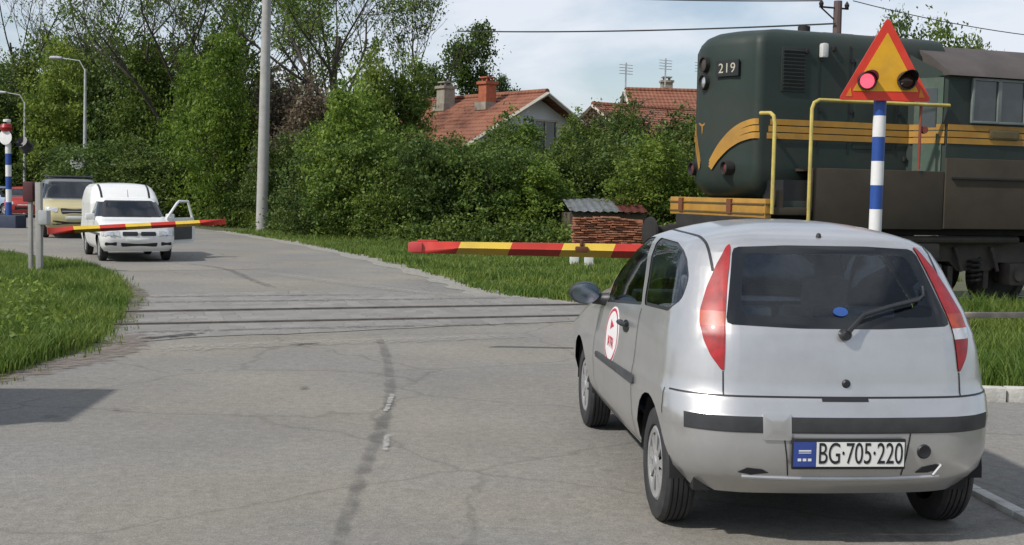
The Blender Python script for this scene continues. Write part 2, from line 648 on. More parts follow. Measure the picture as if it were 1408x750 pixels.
def asphalt(name, base, k=1.0):
    m = mat(name, tuple(c * .90 for c in base), .93, col2=tuple(c * 1.10 for c in base), scale=.55, bump=.35, bscale=160, detail=9, spec=.25)
    N = m.node_tree.nodes
    p = N['Principled BSDF']
    old = p.inputs['Base Color'].links[0].from_socket
    t = [n for n in N if n.type == 'TEX_COORD'][0]
    def noise(sc_, det, rough, p0, p1, c0, c1, blend, dist=0.0):
        nonlocal old
        n = N.new('ShaderNodeTexNoise'); n.inputs['Scale'].default_value = sc_; n.inputs['Detail'].default_value = det
        n.inputs['Roughness'].default_value = rough; n.inputs['Distortion'].default_value = dist
        lk(m, t.outputs['Object'], n.inputs['Vector'])
        r_ = N.new('ShaderNodeValToRGB')
        r_.color_ramp.elements[0].position = p0; r_.color_ramp.elements[1].position = p1
        r_.color_ramp.elements[0].color = (*c0, 1); r_.color_ramp.elements[1].color = (*c1, 1)
        lk(m, n.outputs[0], r_.inputs[0])
        x = N.new('ShaderNodeMixRGB'); x.blend_type = blend; x.inputs[0].default_value = 1
        lk(m, old, x.inputs[1]); lk(m, r_.outputs[0], x.inputs[2])
        old = x.outputs[0]
    noise(85, 3, .7, .35, .65, (.80, .80, .80), (1.18, 1.17, 1.15), 'MULTIPLY')
    noise(14, 6, .7, .36, .66, (.86, .86, .86), (1.10, 1.10, 1.09), 'MULTIPLY')
    noise(2.2, 8, .75, .60, .72, (1, 1, 1), (.80, .79, .77), 'MULTIPLY', 1.5)
    noise(.35, 4, .5, .40, .62, (1.05, 1.03, .97), (.93, .94, .97), 'MULTIPLY')
    # crack network
    v = N.new('ShaderNodeTexVoronoi'); v.feature = 'DISTANCE_TO_EDGE'; v.inputs['Scale'].default_value = .55
    nn = N.new('ShaderNodeTexNoise'); nn.inputs['Scale'].default_value = 2.5; nn.inputs['Detail'].default_value = 6
    mv = N.new('ShaderNodeMixRGB'); mv.inputs[0].default_value = .22
    lk(m, t.outputs['Object'], nn.inputs['Vector']); lk(m, t.outputs['Object'], mv.inputs[1]); lk(m, nn.outputs['Color'], mv.inputs[2])
    lk(m, mv.outputs[0], v.inputs['Vector'])
    r_ = N.new('ShaderNodeValToRGB'); r_.color_ramp.elements[0].position = .0; r_.color_ramp.elements[1].position = .012
    r_.color_ramp.elements[0].color = (.80, .80, .80, 1); r_.color_ramp.elements[1].color = (1, 1, 1, 1)
    lk(m, v.outputs['Distance'], r_.inputs[0])
    x = N.new('ShaderNodeMixRGB'); x.blend_type = 'MULTIPLY'; x.inputs[0].default_value = 1
    lk(m, old, x.inputs[1]); lk(m, r_.outputs[0], x.inputs[2])
    lk(m, x.outputs[0], p.inputs['Base Color'])
    return m

M_asph = asphalt('asphalt', (.218, .209, .193))
ROAD_L = [(-4.02, 8.64), (-4.24, 9.89), (-4.21, 10.73), (-4.14, 11.46), (-4.14, 12.29), (-4.33, 13.22), (-4.81, 15.09), (-5.60, 17.78), (-6.69, 20.42), (-7.99, 23.32), (-9.13, 24.87), (-10.42, 26.64), (-12.6, 28.8), (-16, 31.5), (-26, 38)]
ROAD_R = [(1.03, 17.51), (0.35, 18.07), (-0.26, 18.54), (-0.71, 19.84), (-1.23, 21.63), (-2.13, 24.37), (-3.45, 27.83), (-5.15, 32.06), (-7.15, 36.28), (-9.10, 40.04), (-10.52, 42.84), (-13.78, 47.86), (-20.23, 56.16), (-30, 66)]
rl = jitter(smooth_poly(ROAD_L), .07, 1); rr_ = jitter(smooth_poly(ROAD_R), .06, 2)
right_near = smooth_poly([(4.3, -6), (4.25, 6), (4.20, 9.50), (3.84, 9.83), (3.32, 10.99), (2.46, 13.6), (1.9, 15.3), (1.55, 16.9), (1.03, 17.51)])
road_poly = [(-9.0, -6), (-9.0, 7.2), (-5.2, 7.6)] + rl + [(-34, 44), (-40, 60), (-36, 68)] + list(reversed(rr_)) + list(reversed(right_near))
sheet('road', road_poly, .004, M_asph, kind='structure')

# sandy shoulder beside the left verge and along the right edge
M_dirt = mat('sandy_dirt', (.19, .145, .115), .95, col2=(.25, .20, .165), scale=3, bump=.4, bscale=60)
M_gravel = mat('pale_gravel', (.20, .19, .165), .95, col2=(.30, .285, .25), scale=8, bump=.5, bscale=80)
edge = smooth_poly(ROAD_R[:11])
outer = [(x + .45 + .22 * math.sin(i * 1.3) * .5, y + .15) for i, (x, y) in enumerate(edge)]
inner = [(x - .25 - .12 * math.sin(i * 1.7), y - .05) for i, (x, y) in enumerate(edge)]
bm = NB()
pv = None
for a, b in zip(inner, outer):
    q = (bm.verts.new((*a, .009)), bm.verts.new((*b, .009)))
    if pv: bm.faces.new((pv[0], pv[1], q[1], q[0]))
    pv = q
tag(fin('gravel_path', bm, M_gravel), kind='structure')

# stone setts of the level crossing
TR = R(20); TE = Vector((math.cos(TR), math.sin(TR), 0)); TN = Vector((-TE.y, TE.x, 0)); TC = Vector((-2, 15.5, 0))
def tk(u, t, z=0.0): return TC + TE * u + TN * t + Vector((0, 0, z))
def setts_mat():
    m = mat('stone_setts', (.185, .177, .165), .9, col2=(.215, .207, .193), scale=1.2, bump=0, detail=8)
    N = m.node_tree.nodes; p = N['Principled BSDF']; old = p.inputs['Base Color'].links[0].from_socket
    t = [n for n in N if n.type == 'TEX_COORD'][0]
    mp_ = N.new('ShaderNodeMapping'); mp_.inputs['Rotation'].default_value = (0, 0, -TR); mp_.inputs['Scale'].default_value = (5.2, 4.2, 1)
    v = N.new('ShaderNodeTexVoronoi'); v.inputs['Scale'].default_value = 1.0; v.inputs['Randomness'].default_value = .62; v.voronoi_dimensions = '2D'
    v2 = N.new('ShaderNodeTexVoronoi'); v2.feature = 'DISTANCE_TO_EDGE'; v2.inputs['Scale'].default_value = 1.0; v2.inputs['Randomness'].default_value = .62; v2.voronoi_dimensions = '2D'
    lk(m, t.outputs['Object'], mp_.inputs[0]); lk(m, mp_.outputs[0], v.inputs['Vector']); lk(m, mp_.outputs[0], v2.inputs['Vector'])
    hs = N.new('ShaderNodeSeparateColor'); lk(m, v.outputs['Color'], hs.inputs[0])
    r1 = N.new('ShaderNodeValToRGB'); r1.color_ramp.elements[0].color = (.88, .88, .88, 1); r1.color_ramp.elements[1].color = (1.13, 1.12, 1.10, 1); lk(m, hs.outputs[0], r1.inputs[0])
    r2 = N.new('ShaderNodeValToRGB'); r2.color_ramp.elements[0].color = (.66, .64, .62, 1); r2.color_ramp.elements[1].color = (1, 1, 1, 1); r2.color_ramp.elements[1].position = .07; lk(m, v2.outputs['Distance'], r2.inputs[0])
    a = N.new('ShaderNodeMixRGB'); a.blend_type = 'MULTIPLY'; a.inputs[0].default_value = 1; lk(m, old, a.inputs[1]); lk(m, r1.outputs[0], a.inputs[2])
    # setts are half buried in asphalt: fade the joints by noise
    n = N.new('ShaderNodeTexNoise'); n.inputs['Scale'].default_value = .9; n.inputs['Detail'].default_value = 5; lk(m, t.outputs['Object'], n.inputs['Vector'])
    rn = N.new('ShaderNodeValToRGB'); rn.color_ramp.elements[0].position = .46; rn.color_ramp.elements[1].position = .66; lk(m, n.outputs[0], rn.inputs[0])
    b = N.new('ShaderNodeMixRGB'); b.blend_type = 'MULTIPLY'; lk(m, rn.outputs[0], b.inputs[0]); lk(m, a.outputs[0], b.inputs[1]); lk(m, r2.outputs[0], b.inputs[2])
    lk(m, b.outputs[0], p.inputs['Base Color'])
    bp = N.new('ShaderNodeBump'); bp.inputs['Strength'].default_value = .4; bp.inputs['Distance'].default_value = .03
    lk(m, r2.outputs[0], bp.inputs['Height']); lk(m, bp.outputs[0], p.inputs['Normal'])
    return m
M_setts = setts_mat()
cp = [(-5.5, 17.6), (-4.0, 18.4), (-2.5, 18.9), (-.6, 18.9), (.5, 18.0), (1.2, 17.45), (2.6, 17.8), (2.6, 16.2), (1.5, 15.6), (.6, 15.0), (-.5, 14.5), (-2.0, 13.55), (-3.2, 12.95), (-4.1, 12.35), (-4.6, 13.9), (-5.5, 17.6)]
sheet('crossing_setts', jitter(smooth_poly(cp), .05, 7), .010, M_setts, kind='structure')
M_rail = mat('worn_rail_steel', (.19, .165, .145), .45, .7, .25, 12)
M_groove = mat('rail_groove', (.11, .10, .09), .95, 0, .3, 20)
for k, t in enumerate((.72, -.72)):
    g = empty('rail', tk(0, t), TR, label=('steel rail across the road, the one further from the silver hatchback' if k == 0 else 'steel rail across the road, the one nearer to the silver hatchback'), cat='rail', group='rails of the level crossing')
    bm = NB(); box(bm, (25, 0, -.02), (64, .068, .10)); fin('rail_head', bm, M_rail, g)
    s = 1 if t < 0 else -1
    bm = NB(); box(bm, (25, s * .059, -.0375), (64, .050, .10)); fin('flangeway', bm, M_groove, g)
    bm = NB(); box(bm, (25, -s * .042, -.0380), (64, .016, .10)); fin('tar_joint', bm, M_groove, g)

# soft-edged stains, seams and worn marks: attribute 'a' fades to the edge
def stain_mat(name, col, thr=.45, scale=18, rough=.9):
    m = bpy.data.materials.new(name); m.use_nodes = True
    N = m.node_tree.nodes; p = N['Principled BSDF']; o = N['Material Output']
    p.inputs['Base Color'].default_value = (*col, 1); p.inputs['Roughness'].default_value = rough
    at = N.new('ShaderNodeAttribute'); at.attribute_name = 'a'
    t = N.new('ShaderNodeTexCoord'); n = N.new('ShaderNodeTexNoise'); n.inputs['Scale'].default_value = scale; n.inputs['Detail'].default_value = 6
    lk(m, t.outputs['Object'], n.inputs['Vector'])
    a1 = N.new('ShaderNodeMath'); a1.operation = 'MULTIPLY_ADD'; a1.inputs[1].default_value = 3.4; a1.inputs[2].default_value = -2.05
    lk(m, n.outputs[0], a1.inputs[0])
    a2 = N.new('ShaderNodeMath'); a2.operation = 'ADD'; lk(m, a1.outputs[0], a2.inputs[0]); lk(m, at.outputs['Fac'], a2.inputs[1])
    a3 = N.new('ShaderNodeMapRange'); a3.inputs[1].default_value = .05; a3.inputs[2].default_value = 1.0; a3.inputs[4].default_value = thr
    lk(m, a2.outputs[0], a3.inputs[0])
    tr = N.new('ShaderNodeBsdfTransparent'); x = N.new('ShaderNodeMixShader')
    lk(m, a3.outputs[0], x.inputs[0]); lk(m, tr.outputs[0], x.inputs[1]); lk(m, p.outputs[0], x.inputs[2]); lk(m, x.outputs[0], o.inputs[0])
    return m
def stain(name, pts, wd, z, m, **k):
    pts = smooth_poly(pts, 6)
    vs = []; fs = []; al = []
    n = len(pts)
    for i, p in enumerate(pts):
        q = Vector(pts[min(i + 1, n - 1)]) - Vector(pts[max(i - 1, 0)]); s = Vector((-q.y, q.x)).normalized()
        w_ = (wd[0] + (wd[1] - wd[0]) * i / (n - 1)) / 2
        end = min(1, min(i, n - 1 - i) / 3)
        for j, o_ in enumerate((-1, -.4, .4, 1)):
            vs.append((p[0] + s.x * w_ * o_, p[1] + s.y * w_ * o_, z)); al.append(end if abs(o_) < .9 else 0)
    for i in range(n - 1):
        for j in range(3):
            a = i * 4 + j; fs.append((a, a + 4, a + 5, a + 1))
    me = bpy.data.meshes.new(name); me.from_pydata(vs, [], fs)
    at = me.attributes.new('a', 'FLOAT', 'POINT'); at.data.foreach_set('value', al)
    return tag(link(name, me, m), **k)
stain('shoulder', [(-4.35, 9.6), (-4.15, 10.2), (-3.98, 10.9), (-3.85, 11.6), (-4.0, 12.4), (-4.2, 13.2)], (.6, .75), .0125, stain_mat('sandy_dirt_edge', (.185, .15, .125), .75, 9), kind='structure')
stain('shoulder', [(-4.5, 13.0), (-4.7, 14.4), (-5.1, 16.0), (-5.6, 17.8), (-6.6, 20.0), (-7.9, 22.8), (-9.2, 24.8)], (.45, .5), .0122, stain_mat('verge_dirt_edge', (.14, .12, .085), 1.0, 9), kind='structure')
M_tar = stain_mat('tar_stain', (.085, .082, .080), .42, 11)
M_dust = stain_mat('dust_stain', (.34, .32, .28), .55)
stain('road_seam', [(-1.50, 13.3), (-1.30, 12.2), (-1.10, 10.78), (-0.92, 8.97), (-0.87, 7.67), (-0.84, 6.69), (-0.81, 6.0), (-0.77, 5.2), (-.75, 4.4)], (.15, .11), .014, stain_mat('seam_stain', (.10, .096, .093), .38, 5), kind='structure')
stain('road_seam', [(-6.9, 25.0), (-5.6, 23.4), (-4.6, 21.0), (-3.7, 19.0)], (.22, .22), .014, M_tar, kind='structure')
stain('road_seam', [tk(-5.5, 2.75).to_2d(), tk(-2, 2.8).to_2d(), tk(1.5, 2.7).to_2d()], (.30, .30), .014, M_tar, kind='structure')
stain('road_seam', [tk(-5.0, 1.9).to_2d(), tk(-2, 1.95).to_2d(), tk(1.5, 1.9).to_2d(), tk(3.2, 1.9).to_2d()], (.35, .30), .014, M_tar, kind='structure')
stain('road_seam', [tk(-3.5, -1.5).to_2d(), tk(-1, -1.45).to_2d(), tk(2.5, -1.5).to_2d()], (.25, .3), .014, M_tar, kind='structure')
stain('road_dust', [(-3.7, 11.7), (-2.6, 12.3), (-1.2, 12.9), (.4, 13.6)], (.7, .5), .013, M_dust, kind='structure')
stain('road_dust', [(-5.0, 23), (-3.0, 20.6), (-1.5, 19.0), (.1, 17.9)], (.6, .5), .013, M_dust, kind='structure')
stain('road_dust', [(1.2, 13.2), (1.9, 12.0), (2.6, 10.4), (3.0, 8.6)], (.6, .5), .013, M_dust, kind='structure')
stain('pothole', [(-3.95, 12.62), (-3.75, 12.72), (-3.55, 12.98), (-3.45, 13.25)], (.16, .34), .015, stain_mat('pothole_dark', (.035, .033, .03), 1.0, 8), kind='structure')
stain('pothole', [(-2.35, 12.30), (-2.15, 12.42), (-1.95, 12.5)], (.14, .08), .0155, stain_mat('pothole_edge', (.05, .048, .045), .8, 8), kind='structure')
for a, b in (((-.93, 9.5), (-.91, 8.6)), ((-.80, 7.9), (-.77, 7.35)), ((-2.9, 8.6), (-2.7, 8.55)), ((-1.7, 9.8), (-1.68, 9.6))):
    if a[0] > -1.2: stain('paint_mark', [a, (a[0] + .005, (a[1] * 2 + b[1]) / 3), (a[0] + .02, (a[1] + 2 * b[1]) / 3), b], (.07, .05), .018, stain_mat('old_white_paint', (.50, .49, .47), .55, 22), kind='structure')
    else: stain('oil_spot', [a, ((a[0] + b[0]) / 2 + .01, (a[1] + b[1]) / 2 + .01), b], (.10, .10), .018, M_tar, kind='structure')
r0 = random.Random(5)
for i in range(26):
    x = r0.uniform(-3.4, 1.0); y = r0.uniform(4.6, 12.5)
    if abs(x + .9) < .25: continue
    l = r0.uniform(.05, .16)
    stain('oil_spot', [(x, y), (x + l * .6, y + l * .2), (x + l, y)], (r0.uniform(.05, .1), .06), .0135 + i * .00002, M_tar, kind='structure')

# kerb stones at the right
M_kerb = mat('kerb_stone', (.50, .49, .45), .85, scale=9, bump=.3, dirt=.5)
kb = empty('kerb', (3.72, 9.86, 0), label='white painted kerb stones beside the long grass behind the silver car', cat='kerb')
for i in range(6):
    bm = NB(); box(bm, (.10 + i * .47, -.10 - .02 * i, .05), (.455, .13, .14), rz=-.10, bev=.012); fin('kerb_stone', bm, M_kerb, kb)
kb = empty('kerb', (2.62, 6.6, 0), R(-84), label='row of low pale kerb stones on the asphalt beside the silver car rear wheel', cat='kerb')
for i in range(5):
    bm = NB(); box(bm, (-.25 + i * .47, .0, .012), (.455, .08, .05), bev=.008); fin('kerb_stone', bm, M_kerb, kb)

# ------------------------------------------------------------------ locomotive
M_lgreen = mat('locomotive_green', (.020, .034, .028), .55, 0, .15, 1.2, dirt=.75, dirtcol=(.042, .038, .030), spec=.35)
M_lbrown = mat('locomotive_grime', (.042, .032, .021), .8, 0, .25, 1.6, dirt=.7, dirtcol=(.056, .043, .029))
M_lroof = mat('locomotive_roof', (.075, .062, .058), .8, 0, .2, 2.0, dirt=.5, dirtcol=(.05, .045, .04))
M_lyel = mat('locomotive_yellow', (.40, .205, .028), .55, 0, .15, 2.5, dirt=.7, dirtcol=(.20, .12, .04))
M_lline = mat('locomotive_line', (.10, .075, .03), .6, 0, .2, 4)
M_railyel = mat('handrail_yellow', (.50, .40, .10), .5, 0, .15, 6, dirt=.5, dirtcol=(.2, .15, .08))
M_dark = mat('dark_iron', (.014, .013, .012), .8, 0, .35, 6, dirt=.5, dirtcol=(.035, .028, .022))
M_iron = mat('dusty_iron', (.050, .043, .037), .8, 0, .3, 5, dirt=.6, dirtcol=(.09, .07, .05))
M_louver = mat('louvre_dark', (.022, .027, .025), .7, 0, .2, 5)
M_glow = mat('pale_enamel', (.55, .56, .54), .5, 0, .1, 8)
def locomotive():
    root = empty('diesel_locomotive', TC, TR, label='dark green diesel locomotive with orange yellow stripes crossing behind the silver hatchback', cat='locomotive')
    # coordinates: x along the track, y across (negative towards the road), z up
    HW = .90; X0 = 5.02; X1 = 8.4
    # hood: rounded rectangle plan, crowned roof, nose bottom tucked under
    bm = NB()
    def plan(inset, z, nose):
        pts = []
        hw = HW - inset
        r_ = .13
        x0 = X0 + inset * .9 + nose
        pts.append((X1, -hw))
        for k in range(9):                       # near nose corner
            a = k / 8 * PI / 2
            pts.append((x0 + .28 + r_ - r_ * math.sin(a), -(hw - r_) - r_ * math.cos(a)))
        for k in range(1, 10):                   # gently bowed nose face
            t = -1 + 2 * k / 10
            pts.append((x0 + .28 * abs(t) ** 1.6, (hw - r_) * t))
        for k in range(9):
            a = PI / 2 - k / 8 * PI / 2
            pts.append((x0 + .28 + r_ - r_ * math.sin(a), (hw - r_) + r_ * math.cos(a)))
        pts.append((X1, hw))
        return [bm.verts.new((x, y, z)) for x, y in pts]
    secs = [(.30, 1.50, .35), (.16, 1.56, .16), (.06, 1.68, .05), (0, 1.86, 0)]
    secs += [(0, z, 0) for z in (2.1, 2.35, 2.6, 2.9, 3.2, 3.5, 3.72)]
    secs += [(.025, 3.80, .0), (.07, 3.87, .02), (.16, 3.925, .06), (.32, 3.965, .12), (.6, 3.99, .2)]
    rings = [plan(*s) for s in secs]
    for a, b in zip(rings, rings[1:]):
        for i in range(len(a) - 1): bm.faces.new((a[i], a[i + 1], b[i + 1], b[i]))
        bm.faces.new((a[-1], a[0], b[0], b[-1]))
    bm.faces.new(rings[-1]); bm.faces.new(list(reversed(rings[0])))
    bmesh.ops.recalc_face_normals(bm, faces=bm.faces)
    bv = tree_of(bm)
    hood = fin('hood', bm, M_lgreen, root, ang=40)
    # stripes: three bands laid on the hood, swooping to a point on the nose
    def side_hit(x, z, s=-1):
        return bv.ray_cast(Vector((x, s * 3, z)), Vector((0, -s, 0)))
    def nose_hit(y, z): return bv.ray_cast(Vector((2, y, z)), Vector((1, 0, 0)))
    def path(zc, zn, s):
        """centre line of a stripe: z level zc along the side, ending at height zn on the nose"""
        hits = []
        x = 8.35
        while x > 5.62:
            h = side_hit(x, zc, s)
            if h[0] is not None: hits.append((h[0], h[1]))
            x -= .09
        for k in range(0, 19):
            t = k / 18
            y = s * (.86 - .70 * t)
            z = zc + (zn - zc) * (t ** 2.0)
            h = nose_hit(y, z)
            if h[0] is not None: hits.append((h[0], h[1]))
        return hits
    for s in (-1, 1):
        for j, (zc, zn) in enumerate(((2.655, 2.10), (2.56, 2.06), (2.465, 2.02))):
            bm = NB(); ribbon(bm, path(zc, zn, s), .080, (.018 if s < 0 else .004) + .004 * j); fin('stripe', bm, M_lyel, hood, norm=False)
    # louvre panels, doors, seams
    for (x, z, w_, h_) in ((5.86, 3.38, .34, .56), (7.2, 2.95, .62, 1.2)):
        bm = NB()
        box(bm, (x, -HW - .004, z), (w_ + .05, .02, h_ + .05), bev=.005)
        n = int(h_ / .05)
        if w_ < .5:
            for i in range(n): box(bm, (x, -HW - .02, z - h_ / 2 + .025 + i * .05), (w_, .016, .03), rot=Matrix.Rotation(R(25), 3, 'X'))
        fin('louvre_panel', bm, M_louver if w_ < .5 else M_lgreen, hood)
    for x in (6.28, 6.78, 7.6):
        bm = NB(); box(bm, (x, -HW - .001, 3.0), (.014, .012, 1.5)); box(bm, (x + .03, -HW - .01, 3.55), (.05, .03, .05)); box(bm, (x + .03, -HW - .01, 2.85), (.05, .03, .05)); fin('door_seam', bm, M_ink, hood)
    bm = NB(); box(bm, (6.31, -HW - .05, 3.66), (.10, .10, .20), bev=.03); fin('marker_box', bm, M_glow, hood)
    for x, z in ((6.06, 3.64), (6.5, 3.70), (7.75, 3.5), (7.75, 2.2)):
        bm = NB(); box(bm, (x, -HW - .02, z), (.05, .04, .07), bev=.01); fin('latch', bm, M_dark, hood)
    # nose: stacked headlights, number board, buffer-lamps
    for z in (3.49, 3.24):
        h = nose_hit(.04, z); p = h[0]
        M = Matrix.Translation(p) @ Matrix.Rotation(-PI / 2, 4, 'Y')
        bm = NB(); lathe(bm, [(.0, .02), (.085, .02), (.095, .06), (.11, .06), (.115, .0), (.115, -.03)], 20, M); hl = fin('headlight', bm, M_dark, hood)
        bm = NB(); lathe(bm, [(0, .045), (.05, .04), (.084, .03)], 20, M); fin('lens', bm, M_chrome if z < 3.4 else M_iron, hl)
    p = nose_hit(-.42, 3.40)
    Mn = axes(p[0] + p[1] * .01, Vector((0, -1, 0)) - p[1] * Vector((0, -1, 0)).dot(p[1]), (0, 0, 1))
    bm = NB()
    prism(bm, [(-.20, -.11), (.20, -.11), (.20, .11), (-.20, .11)], Mn, .03)
    nbd = fin('number_board', bm, M_ink, hood)
    text('digits', '219', .19, mat('number_cream', (.45, .43, .33), .5), nbd, Mn @ Matrix.Translation((0, -.005, .032)), .002, 1.0, 1.1)
    for y in (-.47, .5):
        p = nose_hit(y, 2.02)
        Mx = Matrix.Translation(p[0]) @ Matrix.Rotation(-PI / 2, 4, 'Y')
        bm = NB(); lathe(bm, [(0, .05), (.07, .05), (.085, .09), (.10, .09), (.105, -.03)], 20, Mx); ml = fin('marker_light', bm, M_dark, hood)
        bm = NB(); lathe(bm, [(0, .07), (.06, .055)], 16, Mx); fin('lens', bm, mat('dull_red_lens', (.10, .02, .02), .3), ml)
    p = nose_hit(.10, 2.62)
    bm = NB(); Mx = axes(p[0] + p[1] * .004, (0, -1, 0), (0, 0, 1))
    for a in (25, 155, 270): prism(bm, [(-.018, 0), (.018, 0), (.006, .11), (-.006, .11)], Mx @ Matrix.Rotation(R(a - 90), 4, 'Z'), .006)
    fin('nose_emblem', bm, M_lyel, hood)
    # roof detail
    bm = NB(); box(bm, (7.1, .1, 4.01), (.55, .5, .06), bev=.02); lathe(bm, [(.09, 0), (.09, .14), (.06, .14)], 14, Matrix.Translation((6.6, 0, 3.98))); fin('exhaust_stack', bm, M_dark, root)
    # frame and beam
    bm = NB(); box(bm, (10.7, 0, 1.48), (10.6, 2.62, .20), bev=.01); fin('deck', bm, M_lgreen, root)
    bm = NB()
    box(bm, (5.25, 0, 1.47), (.10, 2.72, .26), bev=.01)
    bmf = fin('buffer_beam', bm, M_lyel, root)
    for y in (-.45, .98):
        bm = NB(); box(bm, (5.19, y, 1.49), (.04, .12, .20)); fin('beam_stripe', bm, mat('beam_dark_red', (.14, .045, .02), .6), bmf)
    for z in (1.40, 1.53):
        bm = NB(); box(bm, (5.192, 0, z), (.02, 2.70, .018)); box(bm, (5.25, -1.366, z), (.1, .01, .018)); fin('beam_line', bm, M_lline, bmf)
    for y in (-.87, .87):
        bm = NB(); lathe(bm, [(0, .62), (.10, .62), (.23, .60), (.24, .56), (.10, .52), (.10, .3), (.13, .3), (.13, 0)], 24, Matrix.Translation((5.20, y, 1.06)) @ Matrix.Rotation(-PI / 2, 4, 'Y')); fin('buffer', bm, M_dark, root)
    bm = NB(); box(bm, (5.25, 0, 1.05), (.12, 2.3, .60), bev=.02); box(bm, (5.10, 0, .95), (.3, .2, .2), bev=.03); fin('coupler', bm, M_dark, root)
    # side skirt with the grime, step well
    bm = NB()
    box(bm, (5.62, -1.34, 1.44), (.60, .06, .10), bev=.01)
    box(bm, (5.42, -1.34, 1.60), (.10, .06, .24))
    box(bm, (7.02, -1.33, 1.62), (2.14, .08, .82), bev=.015)
    box(bm, (12.0, -1.35, 1.72), (7.8, .08, 1.00), bev=.015)
    fin('side_skirt', bm, M_lbrown, root)
    bm = NB(); box(bm, (7.02, -1.10, 2.01), (2.14, .42, .04)); fin('walkway', bm, M_lbrown, root)
    bm = NB()
    for i in range(3): box(bm, (5.72, -1.20, .55 + i * .32), (.46, .26, .03))
    box(bm, (5.48, -1.30, .85), (.03, .03, .9)); box(bm, (5.95, -1.30, .85), (.03, .03, .9))
    fin('step_ladder', bm, M_dark, root)
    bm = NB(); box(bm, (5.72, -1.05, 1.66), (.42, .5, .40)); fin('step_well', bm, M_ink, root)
    # cab: wall outline prism with a pitched roof reaching out over the walkway
    CX0 = 8.10; CL = 2.9
    bm = NB()
    prof = [(-1.36, 1.50), (-1.36, 3.38), (1.36, 3.38), (1.36, 1.50)]
    a = [bm.verts.new((CX0, y, z)) for y, z in prof]; b = [bm.verts.new((CX0 + CL, y, z)) for y, z in prof]
    h0 = [bm.verts.new((7.78, s * .88, z)) for s, z in ((-1, 1.5), (-1, 3.70), (1, 3.70), (1, 1.5))]
    bm.faces.new((h0[0], h0[1], a[1], a[0])); bm.faces.new((a[2], h0[2], h0[3], a[3])); bm.faces.new(h0)
    bm.faces.new((h0[1], h0[2], a[2], a[1]))
    for i in range(4): bm.faces.new((a[i], a[(i + 1) % 4], b[(i + 1) % 4], b[i])) if i != 3 else None
    bm.faces.new(list(reversed(b)))
    cab = fin('cab', bm, M_lgreen, root, ang=20)
    bm = NB()
    rp = [(-1.44, 3.375), (-1.40, 3.43), (-1.10, 3.66), (-.7, 3.86), (0, 3.97), (.7, 3.86), (1.10, 3.66), (1.40, 3.43), (1.44, 3.375), (0, 3.36)]
    a = [bm.verts.new((8.06 if abs(y) > 1.2 else 7.76 + abs(y) * .22, y, z)) for y, z in rp]; b = [bm.verts.new((CX0 + CL + .05, y, z)) for y, z in rp]
    n = len(rp)
    for i in range(n): bm.faces.new((a[i], a[(i + 1) % n], b[(i + 1) % n], b[i]))
    bm.faces.new(list(reversed(a))); bm.faces.new(b)
    fin('cab_roof', bm, M_lroof, cab, ang=40)
    M_cabglass = mat('cab_window_glass', (.030, .040, .042), .12, 0, .3, 3, spec=.8)
    for x in (8.74, 9.22, 10.0, 10.45):
        wn = empty('cab_window', (0, 0, 0)); wn.parent = cab
        bm = NB()
        for dx in (-.225, .225): box(bm, (x + dx, -1.375, 3.04), (.035, .05, .62), bev=.004)
        for dz in (-.30, .30): box(bm, (x, -1.376, 3.04 + dz), (.48, .05, .035), bev=.004)
        fin('window_frame', bm, mat('window_alloy', (.16, .18, .17), .5), wn)
        bm = NB(); box(bm, (x, -1.363, 3.04), (.43, .02, .58)); fin('pane', bm, M_cabglass, wn)
    bm = NB(); Md = axes((7.80, -.91, 1.6), Vector((8.10, -1.36, 0)) - Vector((7.78, -.88, 0)), (0, 0, 1))
    prism(bm, [(.08, 0), (.48, 0), (.48, 1.75), (.08, 1.75)], Md, .02)
    box(bm, Md @ Vector((.43, .9, .05)), (.03, .03, .12))
    cdoor = fin('cab_door', bm, mat('cab_door_green', (.05, .085, .06), .5, dirt=.5), cab)
    bm = NB(); prism(bm, [(.16, 1.05), (.40, 1.05), (.40, 1.60), (.16, 1.60)], Md @ Matrix.Translation((0, 0, .015)), .012); fin('door_window', bm, M_cabglass, cdoor)
    for j, zc in enumerate((2.655, 2.56, 2.465)):
        bm = NB(); box(bm, (9.55, -1.364, zc), (2.86, .012, .080)); fin('stripe', bm, M_lyel, cab)
        bm = NB(); prism(bm, [(.02, zc - 1.64), (.52, zc - 1.64), (.52, zc - 1.56), (.02, zc - 1.56)], Md @ Matrix.Translation((0, 0, .022)), .004); fin('stripe', bm, M_lyel, cab)
    bm = NB(); box(bm, (9.1, -1.38, 2.57), (.52, .03, .14), bev=.02); box(bm, (9.1, -1.397, 2.57), (.44, .01, .08)); fin('maker_plate', bm, M_lline, cab)
    bm = NB(); box(bm, (9.5, -1.40, 1.94), (2.6, .03, .025)); fin('sill_line', bm, M_ink, cab)
    # handrails
    def hr(pts, r_=.021):
        bm = NB(); tube(bm, pts, r_, 8); fin('handrail', bm, M_railyel, root)
    hr([(5.30, -1.37, 1.40), (5.30, -1.37, 2.60), (5.30, -1.34, 2.70), (5.30, -1.26, 2.745), (5.32, -.98, 2.76)], .026)
    hr([(5.87, -1.37, 1.25), (5.87, -1.37, 2.82), (5.90, -1.37, 2.90), (5.98, -1.37, 2.94), (8.10, -1.40, 2.95)], .026)
    for x in (7.0,):
        pass
    bm = NB(); lathe(bm, [(0, .02), (.05, .02), (.055, -.02)], 16, Matrix.Translation((7.72, -1.36, 2.60)) @ Matrix.Rotation(PI / 2, 4, 'X')); tube(bm, [(7.64, -1.37, 2.95), (7.64, -1.37, 2.05)], .02, 8); fin('rail_lamp', bm, mat('rail_lamp_red', (.22, .05, .03), .5), root)
